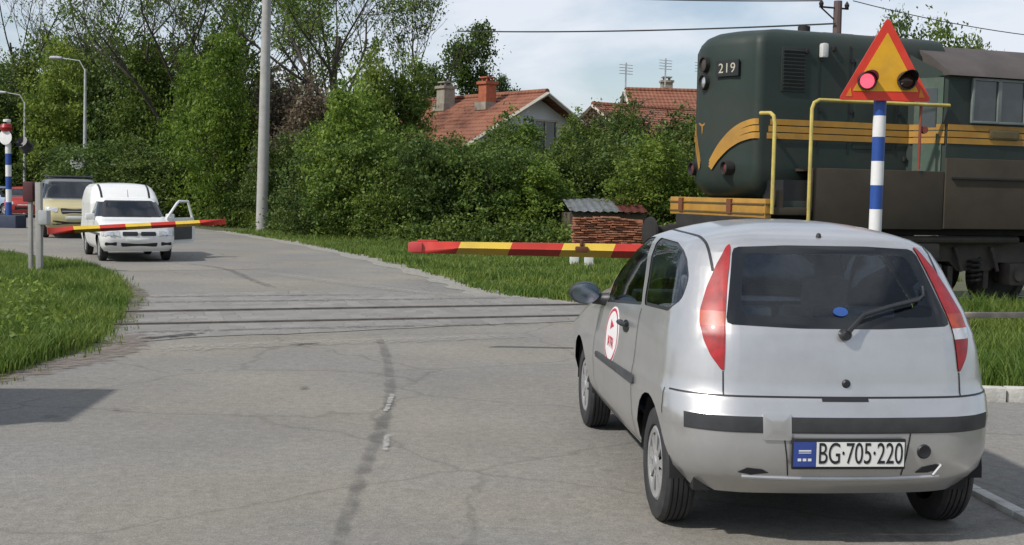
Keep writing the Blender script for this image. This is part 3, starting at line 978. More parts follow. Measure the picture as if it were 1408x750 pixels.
    # bogies
    for bx in (8.1, 14.2):
        bg_ = empty('bogie', (bx, 0, 0)); bg_.parent = root
        for i, dx in enumerate((-1.55, 0, 1.55)):
            for s in (-1, 1):
                bm = NB()
                lathe(bm, [(0, .06), (.10, .06), (.12, .02), (.38, .01), (.40, .06), (.50, .06), (.51, .0), (.53, -.03), (.53, -.06), (0, -.06)], 36,
                      Matrix.Translation((dx, s * .74, .52)) @ Matrix.Rotation(-s * PI / 2, 4, 'X'))
                fin('train_wheel', bm, M_dark, bg_)
                bm = NB(); box(bm, (dx, s * 1.08, .55), (.34, .24, .34), bev=.05); lathe(bm, [(0, .16), (.10, .15), (.13, .10), (.13, 0)], 16, Matrix.Translation((dx, s * 1.08, .55)) @ Matrix.Rotation(-s * PI / 2, 4, 'X')); fin('axle_box', bm, M_iron, bg_)
        for s in (-1, 1):
            bm = NB()
            pr = [(-2.1, .80), (-1.95, 1.02), (2.1, 1.02), (2.2, .80), (1.9, .72), (1.3, .72), (1.15, .60), (.55, .60), (.4, .74), (-.4, .74), (-.55, .60), (-1.15, .60), (-1.3, .72), (-1.9, .70)]
            prism(bm, pr, axes((0, s * 1.0 - .05, 0), (1, 0, 0), (0, 0, 1)), -.10)
            fin('side_frame', bm, M_iron, bg_)
            for dx in (-.80, .80):
                bm = NB()
                pts = [(dx + .09 * math.cos(t * .9), s * 1.12 + .09 * math.sin(t * .9), .42 + t * .0105) for t in range(36)]
                tube(bm, pts, .022, 6); fin('coil_spring', bm, M_dark, bg_)
            for dx in (-1.1, -.45, .45, 1.1):
                bm = NB(); box(bm, (dx, s * .95, .5), (.10, .16, .34), rz=0, bev=.02); tube(bm, [(dx, s * 1.1, .95), (dx + .12, s * 1.12, .6)], .03, 8); fin('brake_shoe', bm, M_iron, bg_)
            bm = NB(); tube(bm, [(-1.5, s * 1.18, 1.06), (1.5, s * 1.18, 1.06)], .055, 10); box(bm, (-.2, s * 1.2, .9), (.5, .14, .22), bev=.03); fin('brake_cylinder', bm, M_iron, bg_)
    bm = NB(); box(bm, (11.2, 0, .95), (2.2, 2.4, .7), bev=.12); fin('fuel_tank', bm, M_dark, root)
    bm = NB(); box(bm, (10.8, 0, 1.25), (9.8, 2.2, .26)); fin('underframe', bm, M_dark, root)
    bm = NB()
    box(bm, (12.9, 0, 2.9), (3.6, 1.9, 2.0), bev=.1); fin('rear_hood', bm, M_lgreen, root)
    return root
locomotive()
# ballast and sleepers under the locomotive, to the right of the road
M_ball = mat('ballast', (.075, .068, .06), .95, col2=(.16, .145, .13), scale=14, bump=.9, bscale=18)
bm = NB()
pv = None
for i in range(60):
    u = 4.6 + i * .8
    sec = [(-1.9, -.02), (-1.35, .006), (1.35, .006), (1.9, -.02)]
    q = [bm.verts.new(tk(u, t, z)) for t, z in sec]
    if pv:
        for j in range(3): bm.faces.new((pv[j], q[j], q[j + 1], pv[j + 1]))
    pv = q
tag(fin('ballast', bm, M_ball), kind='stuff', label='dark crushed stone ballast under the rails')
M_slp = mat('sleeper_wood', (.045, .036, .028), .9, scale=6)
first = None
for i in range(26):
    u = 5.0 + i * .62
    if first is None:
        bm = NB(); box(bm, (0, 0, 0), (.24, 2.5, .10), bev=.01); first = o = fin('railway_sleeper', bm, M_slp)
    else: o = first.copy(); COL.objects.link(o)
    o.location = tk(u, 0, -.035); o.rotation_euler = (0, 0, TR)
    tag(o, 'dark wooden railway sleeper in the ballast under the locomotive', 'sleeper', 'sleepers under the locomotive')

# ------------------------------------------------------------------ other vehicles
def generic_vehicle(name, loc, rz, paint, levels, dome, wheels, wr, glassm, label, cat, side_w=(), front_w=None, rear_w=None, track=.72, upper=None):
    root = empty(name, loc, rz, label=label, cat=cat)
    bm = shell(levels, dome, npts=(6, 8, 34, 6), step=.06, dome_steps=6)
    base = tree_of(bm)
    for s in (-1, 1):
        for y in wheels: arch_and_liner(bm, root, y, wr * 1.17, wr, .80, s)
    for s in (-1, 1):
        for poly in side_w:
            fs = carve(bm, rounded(poly, .04, 3), (s, 0, 0), (0, 1, 0), pred=lambda c: c.x * s > .3)
            g = extract(bm, fs, -.004)
            if len(g.faces) == 0: continue
            gi = extract(g, carve(g, shrink(rounded(poly, .04, 3), .022), (s, 0, 0), (0, 1, 0)))
            sw = fin('side_window', g, M_black, root); fin('pane', gi, glassm, sw)
    if front_w:
        g = extract(bm, carve(bm, rounded(front_w, .05, 3), (0, 1, 0), (1, 0, 0), pred=lambda c: c.z > front_w[0][1] - .05), -.002)
        gi = extract(g, carve(g, shrink(rounded(front_w, .05, 3), .03), (0, 1, 0), (1, 0, 0)))
        sw = fin('windscreen', g, M_black, root); fin('pane', gi, glassm, sw)
    if rear_w:
        g = extract(bm, carve(bm, rounded(rear_w, .05, 3), (0, -1, 0), (1, 0, 0)), -.002)
        fin('rear_window', g, glassm, root)
    if upper:
        up_ = extract(bm, [f for f in bm.faces if f.calc_center_median().z > upper[0]]); fin('upper_body', up_, upper[1], root)
    body = fin('body', bm, paint, root)
    y0 = levels[0]['yr']; y1 = levels[0]['yf']
    bm = NB(); box(bm, (0, (y0 + y1) / 2, levels[0]['z'] + .08), (1.3, y1 - y0 - .3, .14)); fin('underside', bm, M_under, root)
    for s in (-1, 1):
        for y in wheels:
            bm = NB(); liner(bm, y, wr * 1.18, wr, track + .06, s, .3); fin('wheel_arch_liner', bm, M_under, root, norm=False)
            wheel(root, s * track, y, wr, .18, s)
    zi = levels[0]['z']
    for s in (-1, 1):
        fin('front_seat', seat_bm(s * .36, wheels[1] - 1.05, zi + .12), M_seat, root)
    bm = NB(); box(bm, (0, wheels[1] - .45, .88), (1.25, .4, .2), bev=.05); fin('dashboard', bm, M_seat, root)
    return root, body, base

def white_van():
    lv = [V(.24, .05, 3.92, .72, (.15, .1), (.30, .25), .02, .10, .01), V(.34, .0, 4.02, .79, (.15, .1), (.30, .28), .02, .12, .01),
          V(.50, .0, 4.06, .82, (.15, .1), (.30, .30), .02, .12, .01), V(.62, .0, 4.05, .825, (.15, .1), (.28, .30), .02, .12, .01),
          V(.80, .02, 3.98, .82, (.15, .1), (.25, .25), .02, .10, .015), V(.86, .02, 3.82, .815, (.15, .1), (.28, .30), .02, .10, .02),
          V(.92, .02, 3.45, .81, (.15, .1), (.30, .45), .02, .12, .02), V(.965, .02, 3.13, .80, (.15, .1), (.25, .40), .02, .14, .02),
          V(1.0, .02, 3.02, .79, (.15, .1), (.25, .38), .02, .14, .02), V(1.20, .03, 2.72, .73, (.15, .1), (.22, .3), .02, .12, .02),
          V(1.36, .04, 2.46, .665, (.15, .1), (.20, .3), .02, .10, .02), V(1.41, .05, 2.34, .62, (.15, .1), (.20, .3), .02, .10, .02)]
    A = .75
    lv = [dict(l, yr=l['yr'] - A, yf=l['yf'] - A) for l in lv]
    fw = [(2.20, 1.0), (1.72, 1.33), (1.02, 1.33), (.92, .97)]
    root, body, base = generic_vehicle('small_van', (-9.12, 27.75, 0), R(180 + 26), M_white, lv, .05, (0, 2.55), .30, M_glassd,
        'white high-roofed delivery van with its driver door open, stopped behind the left barrier arm', 'van',
        side_w=[fw], front_w=[(-.68, .985), (-.55, 1.365), (.55, 1.365), (.68, .985)], track=.70)
    # tall cargo box rising behind the cab
    cl = [V(.95, .0, 2.05, .80, (.12, .1), (.15, .2), .02, .05, .01), V(1.30, .0, 2.05, .795, (.12, .1), (.15, .2), .02, .05, .01), V(1.40, .0, 2.02, .775, (.12, .1), (.18, .25), .02, .05, .01),
          V(1.55, .01, 1.86, .74, (.13, .1), (.22, .28), .02, .06, .01), V(1.66, .03, 1.68, .69, (.14, .1), (.25, .28), .02, .06, .01), V(1.73, .07, 1.48, .61, (.16, .1), (.26, .28), .02, .06, .01)]
    cl = [dict(l, yr=l['yr'] - A - .01, yf=l['yf'] - A) for l in cl]
    cb = shell(cl, .045, npts=(5, 8, 16, 5), step=.05, dome_steps=5)
    cbt = tree_of(cb)
    cargo = fin('cargo_box', cb, M_white, root)
    for s in (-1, 1):
        bm = NB(); ribbon(bm, proj_line(cbt, [(s * .545, 1.27, 3), (s * .555, .9, 3), (s * .56, .6, 3)], (0, 0, 1), 10), .05, .004); fin('roof_groove', bm, M_ink, cargo)
        bm = NB(); ribbon(bm, proj_line(base, [(s, .90, .97), (s, .86, .70), (s, .90, .34)], (s, 0, 0), 8), .014, .003); ribbon(bm, proj_line(base, [(s, .9, .62), (s, 3.0, .62)], (s, 0, 0), 16), .05, .006); fin('side_strip', bm, M_grayplastic, body)
    def fr(name, poly, m, par, lift=.01):
        bm = NB(); patch(bm, base, rounded(poly, .02, 2), (0, 1, 0), (1, 0, 0), lift=lift, rings=3); return fin(name, bm, m, par)
    for s in (-1, 1):
        hl = fr('headlight', [(s * .42, .575), (s * .74, .58), (s * .75, .705), (s * .42, .705)], M_clear, body)
        fr('lens', [(s * .55, .595), (s * .64, .595), (s * .64, .685), (s * .55, .685)], M_ink if False else M_chrome, hl, .02)
        fr('turn_light', [(s * .745, .59), (s * .79, .59), (s * .79, .695), (s * .75, .695)], M_clear, body, .012)
        fr('grille', [(s * .035, .595), (s * .36, .595), (s * .36, .685), (s * .035, .685)], M_ink, body)
        fr('fog_opening', [(s * .48, .375), (s * .72, .38), (s * .72, .45), (s * .48, .455)], M_ink, body)
    fr('lower_grille', [(-.38, .355), (.38, .355), (.40, .44), (-.40, .44)], M_ink, body)
    fr('front_plate', [(-.20, .455), (.28, .455), (.28, .54), (-.20, .54)], M_plate, body, .02)
    bm = NB(); lathe(bm, [(0, .02), (.03, .015), (.035, 0)], 16, Matrix.Translation((0, 3.29, .64)) @ Matrix.Rotation(-PI / 2, 4, 'X')); fin('badge', bm, M_chrome, body)
    bm = NB(); tube(bm, [(.0, 1.6, 1.44), (.0, 1.50, 1.62)], [.008, .004], 6); fin('aerial', bm, M_ink, body)
    for s in (-1, 1):
        bm = NB(); box(bm, (s * .90, 1.98, .99), (.20, .09, .15), bev=.03); tube(bm, [(s * .78, 1.98, .96), (s * .86, 1.98, .97)], .03, 8); fin('wing_mirror', bm, M_white if s < 0 else M_white, root)
    for y in (.12,):
        bm = NB(); tube(bm, [(-.42, 2.27, 1.0), (.0, 2.30, 1.03), (.12, 2.24, 1.06)], .008, 6); fin('wiper', bm, M_ink, root)
    # open driver door (its own left side), hinged at the front edge
    dr = empty('open_door', (-.80, 2.18, 0), R(-44)); dr.parent = root
    bm = NB()
    prism(bm, [(0, .36), (0, .97), (-1.12, .97), (-1.18, .62), (-1.12, .36)], axes((0, 0, 0), (0, 1, 0), (0, 0, 1)), .055)
    fin('door_panel', bm, M_white, dr)
    bm = NB(); tube(bm, [(.03, -.03, .96), (.05, -.46, 1.30), (.08, -.60, 1.36), (.08, -.98, 1.36), (.04, -1.10, .96)], .030, 8); fin('window_frame', bm, M_white, dr)
    bm = NB(); box(bm, (-.015, -.55, .66), (.03, .9, .42), bev=.01); fin('door_lining', bm, M_grayplastic, dr)
    bm = NB(); box(bm, (.07, -.6, .60), (.03, 1.1, .05)); fin('door_strip', bm, M_grayplastic, dr)
    root.scale = (.93, .93, .93)
    return root
white_van()

def minivan():
    lv = [V(.30, .06, 4.45, .75, (.25, .2), (.35, .3), .03, .14, .01), V(.45, .0, 4.55, .84, (.25, .2), (.35, .3), .03, .16, .01),
          V(.65, .0, 4.56, .87, (.25, .2), (.35, .35), .03, .16, .01), V(.90, .02, 4.48, .87, (.25, .2), (.32, .32), .03, .14, .015),
          V(1.00, .03, 4.28, .865, (.25, .2), (.34, .4), .03, .14, .02), V(1.08, .04, 3.95, .86, (.25, .2), (.32, .4), .03, .16, .02),
          V(1.13, .05, 3.60, .85, (.25, .2), (.30, .4), .03, .16, .02), V(1.30, .08, 3.36, .82, (.22, .2), (.28, .35), .03, .14, .02),
          V(1.55, .14, 3.02, .76, (.22, .2), (.26, .3), .03, .12, .02), V(1.68, .18, 2.84, .71, (.22, .2), (.26, .3), .03, .12, .02), V(1.72, .22, 2.76, .66, (.22, .2), (.26, .3), .03, .12, .02)]
    A = .9
    lv = [dict(l, yr=l['yr'] - A, yf=l['yf'] - A) for l in lv]
    root, body, base = generic_vehicle('family_van', (-14.2, 38.2, 0), R(180 + 24), M_beige, lv, .06, (0, 2.75), .34, M_glassd,
        'beige yellow van with a dark roof, second in the queue behind the white van', 'van',
        side_w=[[(2.45, 1.16), (2.05, 1.58), (1.15, 1.62), (1.12, 1.16)], [(1.04, 1.16), (1.06, 1.62), (.2, 1.62), (.18, 1.16)], [(.10, 1.16), (.12, 1.62), (-.55, 1.60), (-.65, 1.18)]],
        front_w=[(-.74, 1.16), (-.62, 1.66), (.62, 1.66), (.74, 1.16)], track=.76, upper=(1.14, mat('grey_van_paint', (.17, .18, .19), .4, .3, .05, 2, coat=.4)))
    bm = NB(); box(bm, (0, .55, 1.81), (1.22, 2.0, .05), bev=.02); fin('roof_panel', bm, M_grayplastic, body)
    for s in (-1, 1):
        bm = NB(); tube(bm, [(s * .66, -.4, 1.75), (s * .66, -.3, 1.83), (s * .66, 1.3, 1.84), (s * .66, 1.5, 1.76)], .02, 8); fin('roof_rail', bm, M_ink, root)
        bm = NB(); patch(bm, base, rounded([(s * .48, .76), (s * .80, .78), (s * .80, .93), (s * .46, .90)], .03, 2), (0, 1, 0), (1, 0, 0), lift=.012); fin('headlight', bm, M_clear, body)
        bm = NB(); box(bm, (s * 1.0, 2.25, 1.20), (.22, .10, .20), bev=.04); tube(bm, [(s * .84, 2.25, 1.14), (s * .95, 2.25, 1.16)], .03, 8); fin('wing_mirror', bm, M_clear, root)
    bm = NB(); patch(bm, base, rounded([(-.36, .72), (.36, .72), (.40, .88), (-.40, .88)], .03, 2), (0, 1, 0), (1, 0, 0), lift=.012); fin('grille', bm, M_ink, body)
    bm = NB(); box(bm, (0, 3.66, .80), (.7, .02, .025)); fin('grille_bar', bm, M_chrome, body)
    bm = NB(); patch(bm, base, [(-.6, .40), (.6, .40), (.6, .53), (-.6, .53)], (0, 1, 0), (1, 0, 0), lift=.01); fin('lower_grille', bm, M_ink, body)
    bm = NB(); patch(bm, base, [(-.26, .57), (.26, .57), (.26, .66), (-.26, .66)], (0, 1, 0), (1, 0, 0), lift=.02); fin('front_plate', bm, M_plate, body)
minivan()

def small_car(name, loc, rz, paint, label):
    lv = [V(.22, .08, 3.70, .68, (.25, .2), (.35, .3), .03, .14, .01), V(.38, .0, 3.78, .78, (.25, .2), (.35, .3), .03, .16, .01),
          V(.60, .0, 3.80, .80, (.25, .2), (.35, .35), .03, .16, .01), V(.74, .02, 3.72, .80, (.25, .2), (.32, .32), .03, .14, .015),
          V(.82, .04, 3.40, .79, (.25, .2), (.34, .4), .03, .14, .02), V(.90, .06, 2.92, .78, (.25, .2), (.32, .4), .03, .16, .02),
          V(.94, .08, 2.80, .76, (.25, .2), (.30, .4), .03, .16, .02), V(1.15, .22, 2.46, .69, (.22, .2), (.28, .35), .03, .14, .02),
          V(1.30, .34, 2.20, .62, (.22, .2), (.26, .3), .03, .12, .02), V(1.35, .42, 2.08, .56, (.22, .2), (.26, .3), .03, .12, .02)]
    A = .65
    lv = [dict(l, yr=l['yr'] - A, yf=l['yf'] - A) for l in lv]
    root, body, base = generic_vehicle(name, loc, rz, paint, lv, .05, (0, 2.4), .28, M_glassd, label, 'car',
        side_w=[[(1.85, .95), (1.40, 1.27), (.85, 1.29), (.82, .95)], [(.74, .95), (.77, 1.29), (.05, 1.27), (-.25, .98)]],
        front_w=[(-.66, .95), (-.52, 1.30), (.52, 1.30), (.66, .95)], track=.68)
    for s in (-1, 1):
        bm = NB(); patch(bm, base, rounded([(s * .42, .60), (s * .72, .60), (s * .72, .72), (s * .42, .72)], .03, 2), (0, 1, 0), (1, 0, 0), lift=.012); fin('headlight', bm, M_clear, body)
        bm = NB(); box(bm, (s * .88, 1.65, .96), (.16, .09, .12), bev=.03); tube(bm, [(s * .76, 1.65, .93), (s * .84, 1.65, .94)], .025, 8); fin('wing_mirror', bm, M_black, root)
    bm = NB(); patch(bm, base, [(-.36, .36), (.36, .36), (.36, .52), (-.36, .52)], (0, 1, 0), (1, 0, 0), lift=.01); fin('grille', bm, M_ink, body)
    bm = NB(); patch(bm, base, [(-.24, .545), (.24, .545), (.24, .60), (-.24, .60)], (0, 1, 0), (1, 0, 0), lift=.01); fin('front_plate', bm, M_plate, body)
small_car('red_car', (-23.15, 56.8, 0), R(180 + 22), M_redpaint, 'red car far back in the queue, seen over the left barrier post')
small_car('pale_blue_car', (-25.7, 58.5, 0), R(180 + 60), M_bluepaint, 'pale blue car behind the far striped signal pole')

# ------------------------------------------------------------------ barriers, signals, poles
M_bred = mat('barrier_red', (.50, .035, .02), .45, 0, .12, 4, coat=.2, dirt=.35, dirtcol=(.22, .04, .03))
M_byel = mat('barrier_yellow', (.72, .50, .06), .45, 0, .10, 4, coat=.2, dirt=.35, dirtcol=(.45, .33, .10))
M_galv = mat('pale_grey_steel', (.42, .43, .43), .55, .2, .12, 6, dirt=.5, dirtcol=(.20, .19, .17))
M_wpaint = mat('pole_white', (.70, .70, .69), .5, 0, .06, 5, dirt=.35, dirtcol=(.4, .38, .34))
M_bpaint = mat('pole_blue', (.015, .06, .26), .45, 0, .12, 5)
M_conc = mat('pole_concrete', (.36, .35, .33), .85, 0, .12, 3, bump=.2, bscale=60, dirt=.4, dirtcol=(.22, .21, .19))
def barrier_arm(bm_len, h0, h1, th, first, seg, slant, parent):
    """arm along +x starting at the tip; alternating bands, one mesh with two colours"""
    bm = NB()
    cuts = [0.0]
    x = first
    while x < bm_len - .1: cuts.append(x); x += seg
    cuts.append(bm_len)
    for i in range(len(cuts) - 1):
        a, b = cuts[i], cuts[i + 1]
        sa = 0 if i == 0 else slant; sb = 0 if i == len(cuts) - 2 else slant
        ha = h0 + (h1 - h0) * a / bm_len; hb = h0 + (h1 - h0) * b / bm_len
        v = [(a - sa / 2, 0, -ha / 2), (b - sb / 2, 0, -hb / 2), (b + sb / 2, 0, hb / 2), (a + sa / 2, 0, ha / 2)]
        f_ = [bm.verts.new((p[0], -th / 2, p[2])) for p in v]; k_ = [bm.verts.new((p[0], th / 2, p[2])) for p in v]
        fs = [bm.faces.new(f_), bm.faces.new(list(reversed(k_)))]
        for j in range(4): fs.append(bm.faces.new((f_[j], k_[j], k_[(j + 1) % 4], f_[(j + 1) % 4])))
        for f in fs: f.material_index = i % 2
    bmesh.ops.remove_doubles(bm, verts=bm.verts, dist=.0005)
    return fin('arm', bm, [M_bred, M_byel], parent, ang=20)

# right barrier, level with the signal
rb_ = empty('level_crossing_barrier', (-1.01, 12.0, 1.065), 0, label='red and yellow barrier arm lowered across our lane in front of the silver hatchback', cat='barrier', group='level crossing barriers')
barrier_arm(4.3, .115, .165, .06, .47, .515, .05, rb_)
bm = NB(); box(bm, (.04, -.035, 0), (.14, .04, .10), bev=.015); fin('end_cap', bm, mat('end_cap_red', (.5, .06, .06), .35), rb_)
bm = NB(); box(bm, (.16, .0, .065), (.20, .05, .02), bev=.006); fin('top_strip', bm, M_bred, rb_)
bm = NB(); box(bm, (1.70, -.05, .01), (.13, .05, .06), bev=.015); tube(bm, [(1.70, -.03, .05), (1.70, -.03, .10)], .02, 8); fin('arm_lamp', bm, mat('arm_lamp', (.10, .03, .01), .5), rb_)
bm = NB(); box(bm, (4.05, .24, -.53), (.36, .36, 1.07), bev=.03); box(bm, (4.05, .0, -.06), (.26, .10, .26), bev=.03); fin('drive_housing', bm, M_galv, rb_)

lb_ = empty('level_crossing_barrier', (-8.62, 21.7, 0), 0, label='red and yellow barrier arm on a pale double post, in front of the white van', cat='barrier', group='level crossing barriers')
ar = barrier_arm(3.25, .105, .125, .06, .50, .46, .02, lb_)
ar.location = (3.064, 1.500, 0.942); ar.rotation_euler = (0, 0.0561, 3.6568)
bm = NB(); box(bm, (-.10, 0, .81), (.06, .10, 1.66), bev=.01); box(bm, (.055, 0, .81), (.10, .12, 1.64), bev=.01); box(bm, (-.02, .0, .35), (.26, .05, .06)); fin('post', bm, M_conc, lb_)
bm = NB(); box(bm, (-.12, .02, 1.46), (.18, .2, .36), bev=.02); fin('top_box', bm, mat('box_maroon', (.08, .022, .026), .7), lb_)
bm = NB(); box(bm, (.16, -.02, 1.0), (.16, .20, .26), bev=.02); fin('hinge_block', bm, M_galv, lb_)

# warning triangle with two lamps on the striped pole
sg = empty('crossing_signal', (3.635, 12.05, 0), 0, label='yellow and red triangle with two lamps on a blue and white striped pole', cat='signal', group='striped crossing signals')
bands = [0, .18, .45, .72, .99, 1.26, 1.53, 1.77, 2.01, 2.25, 2.46, 2.66]
for i in range(len(bands) - 1):
    pass
bm = NB()
for i in range(len(bands) - 1):
    n0 = len(bm.faces)
    tube(bm, [(0, 0, bands[i]), (0, 0, bands[i + 1])], .062, 20, cap=(i in (0, len(bands) - 2)))
    bm.faces.ensure_lookup_table()
    for f in bm.faces[n0:]: f.material_index = 1 if (len(bands) - 2 - i) % 2 else 0
fin('pole', bm, [M_bpaint, M_wpaint], sg)
def tri(hw, z0, z1, rc):
    return rounded([(-hw, z0), (hw, z0), (0, z1)], rc, 5)
bm = NB(); prism(bm, tri(.460, 2.605, 3.425, .05), axes((.02, -.075, 0), (1, 0, 0), (0, 0, 1)), .018); fin('backing_triangle', bm, mat('signal_red', (.60, .035, .015), .45, dirt=.2), sg)
bm = NB(); prism(bm, tri(.325, 2.695, 3.27, .012), axes((.02, -.0935, 0), (1, 0, 0), (0, 0, 1)), .004); fin('inner_triangle', bm, mat('signal_yellow', (.66, .34, .01), .5, var=.1, dirt=.25), sg)
M_corner = mat('signal_orange', (.62, .20, .01), .5)
for sx_ in (-1, 1):
    bm = NB(); prism(bm, [(sx_ * .39, 2.64), (sx_ * .33, 2.64), (sx_ * .345, 2.73)], axes((.02, -.0945, 0), (1, 0, 0), (0, 0, 1)), .003); fin('corner_mark', bm, M_corner, sg)
for k, dx in enumerate((-.175, .215)):
    M = Matrix.Translation((.0 + dx, -.10, 2.79 + (.01 if k else 0))) @ Matrix.Rotation(PI / 2, 4, 'X')
    bm = NB(); lathe(bm, [(0, .0), (.088, .0), (.092, .05), (.080, .055), (.074, .03)], 28, M); lamp = fin('signal_lamp', bm, M_black, sg)
    bm = NB()
    n = 16
    for i in range(n):      # visor over the upper half
        a0 = R(-15) + i / n * R(210); a1 = R(-15) + (i + 1) / n * R(210)
        l = lambda a: .05 + .14 * max(0, math.sin(a)) ** .7
        q = [M @ Vector((.095 * math.cos(a), .095 * math.sin(a), h)) for a, h in ((a0, .02), (a1, .02), (a1, l(a1)), (a0, l(a0)))]
        bm.faces.new([bm.verts.new(v) for v in q])
    bmesh.ops.remove_doubles(bm, verts=bm.verts, dist=.0005)
    bmesh.ops.solidify(bm, geom=bm.faces[:], thickness=.004)
    fin('visor', bm, M_black, lamp)
    bm = NB(); lathe(bm, [(0, .062), (.04, .056), (.072, .034)], 24, M)
    if k == 0:
        ml = bpy.data.materials.new('lit_red_lens'); ml.use_nodes = True; p = ml.node_tree.nodes['Principled BSDF']
        p.inputs['Base Color'].default_value = (.5, .02, .05, 1); p.inputs['Emission Color'].default_value = (1, .13, .20, 1); p.inputs['Emission Strength'].default_value = .95
        p.inputs['Roughness'].default_value = .3
    else: ml = mat('dark_red_lens', (.05, .02, .015), .2)
    fin('lens', bm, ml, lamp)
bm = NB(); box(bm, (.02, -.04, 2.80), (.5, .05, .05)); fin('bracket', bm, M_galv, sg)

# the far signal, left of the queue
fs_ = empty('crossing_signal', (-17.72, 42.2, 0), R(-15), label='distant blue and white signal pole with a red lamp, at the left edge', cat='signal', group='striped crossing signals')
bm = NB()
zb = [0, .45, .9, 1.35, 1.8, 2.2, 2.6, 3.0]
for i in range(len(zb) - 1):
    n0 = len(bm.faces); tube(bm, [(0, 0, zb[i]), (0, 0, zb[i + 1])], .10, 12, cap=(i in (0, 6))); bm.faces.ensure_lookup_table()
    for f in bm.faces[n0:]: f.material_index = (i + 1) % 2
fin('pole', bm, [M_bpaint, M_wpaint], fs_)
bm = NB(); box(bm, (0, 0, .2), (1.0, .6, .5), bev=.05); fin('plinth', bm, mat('plinth_dark', (.03, .04, .07), .7), fs_)
bm = NB(); lathe(bm, [(0, -.16), (.16, -.12), (.21, 0), (.16, .12), (0, .16)], 16, Matrix.Translation((0, -.1, 3.50))); fin('red_lamp', bm, M_redlens, fs_)
bm = NB(); lathe(bm, [(0, 0), (.24, 0), (.26, .03), (0, .05)], 20, Matrix.Translation((0, -.12, 3.16)) @ Matrix.Rotation(PI / 2, 4, 'X')); fin('disc', bm, M_wpaint, fs_)
bm = NB(); lathe(bm, [(0, .0), (.22, .0), (.20, -.35), (.24, -.40)], 16, Matrix.Translation((.42, .15, 3.02)) @ Matrix.Rotation(R(60), 4, 'X')); box(bm, (.2, 0, 3.0), (.5, .06, .06)); fin('hooded_lamp', bm, M_black, fs_)
bm = NB(); lathe(bm, [(0, .0), (.13, -.02), (.13, -.1)], 12, Matrix.Translation((0, -.05, 3.80))); tube(bm, [(0, 0, 3.0), (0, 0, 3.75)], .05, 8); fin('top_cap', bm, M_wpaint, fs_)

# poles
up = empty('utility_pole', (-9.05, 43.2, 0), R(10), label='tall pale concrete pole at the grass edge right of the white van', cat='pole')
bm = NB(); tube(bm, [(0, 0, -.3), (.08, 0, 4), (.20, 0, 11.5)], [.21, .19, .13], 16); fin('shaft', bm, M_conc, up)
bm = NB(); box(bm, (.2, 0, 11.0), (1.8, .1, .12), bev=.01); fin('crossarm', bm, M_galv, up)
for i, dx in enumerate((-.7, .2, 1.1)):
    bm = NB(); lathe(bm, [(0, .0), (.03, 0), (.05, .06), (.03, .10), (.05, .13), (0, .2)], 12, Matrix.Translation((dx, 0, 11.06))); fin('insulator', bm, M_wpaint, up)
def lamp_post(loc, h, label, arm, rz):
    o = empty('street_lamp', loc, rz, label=label, cat='street lamp', group='street lamps along the queue')
    bm = NB(); tube(bm, [(0, 0, -.2), (.02, 0, h * .5), (.05, 0, h)], [.09, .08, .05], 12); fin('pole', bm, M_galv, o)
    bm = NB(); tube(bm, [(.05, 0, h - .1), (-.2, 0, h + .35), (-arm, 0, h + .45)], .025, 8); fin('lamp_arm', bm, M_galv, o)
    bm = NB(); lathe(bm, [(0, 0), (.13, .08), (.19, .35), (.17, .62), (0, .72)], 14, Matrix.Translation((-arm + .1, 0, h + .45)) @ Matrix.Rotation(-PI / 2, 4, 'Y') @ Matrix.Diagonal((.45, .8, .9, 1))); fin('lamp_head', bm, M_galv, o)
    return o
lp = lamp_post((-18.9, 53.0, 0), 6.6, 'white street lamp post rising directly behind the beige van', 1.0, 0)
bm = NB(); lathe(bm, [(0, 0), (.34, 0), (.34, .03), (0, .03)], 24, Matrix.Translation((-.25, -.15, 2.55)) @ Matrix.Rotation(PI / 2, 4, 'X')); fin('round_sign', bm, M_galv, lp)
lamp_post((-24.6, 60.5, 0), 5.6, 'white street lamp post above the red car at the left edge', .9, 0)
tp_ = empty('utility_pole', (9.05, 34.3, 0), R(20), label='reddish overhead line pole top showing above the locomotive roof', cat='pole')
bm = NB(); tube(bm, [(0, 0, -.3), (0, 0, 7.15)], [.17, .12], 10); fin('shaft', bm, mat('rusty_pole', (.11, .075, .07), .8, scale=5), tp_)
bm = NB(); tube(bm, [(0, 0, 6.55), (-.55, 0, 6.93)], .022, 6); tube(bm, [(-.6, 0, 6.95), (.35, 0, 6.95)], .028, 6); fin('bracket', bm, M_dark, tp_)
for dx in (-.55, .3):
    bm = NB(); lathe(bm, [(0, 0), (.05, 0), (.07, .08), (.04, .14), (0, .2)], 10, Matrix.Translation((dx, 0, 6.97))); fin('insulator', bm, M_dark, tp_)
M_wire = mat('cable_black', (.02, .02, .022), .6)
def wire(a, b, sag, label, r_=.022):
    a = Vector(a); b = Vector(b); bm = NB()
    pts = []
    for i in range(25):
        t = i / 24; p = a.lerp(b, t); p.z -= sag * 4 * t * (1 - t); pts.append(p)
    tube(bm, pts, r_, 5)
    tag(fin('overhead_wire', bm, M_wire), label, 'wire', 'overhead wires')
wire((8.95, 34.15, 6.50), (-2.2, 45.0, 7.50), .10, 'lower black overhead wire running over the red roofed house', .025)
wire((8.5, 34.1, 7.12), (-3.0, 42.0, 8.6), .15, 'upper black overhead wire entering from the top edge of the sky', .02)
wire((9.5, 34.4, 7.18), (24.0, 40.0, 7.0), .5, 'thin overhead wire running right above the locomotive cab', .014)

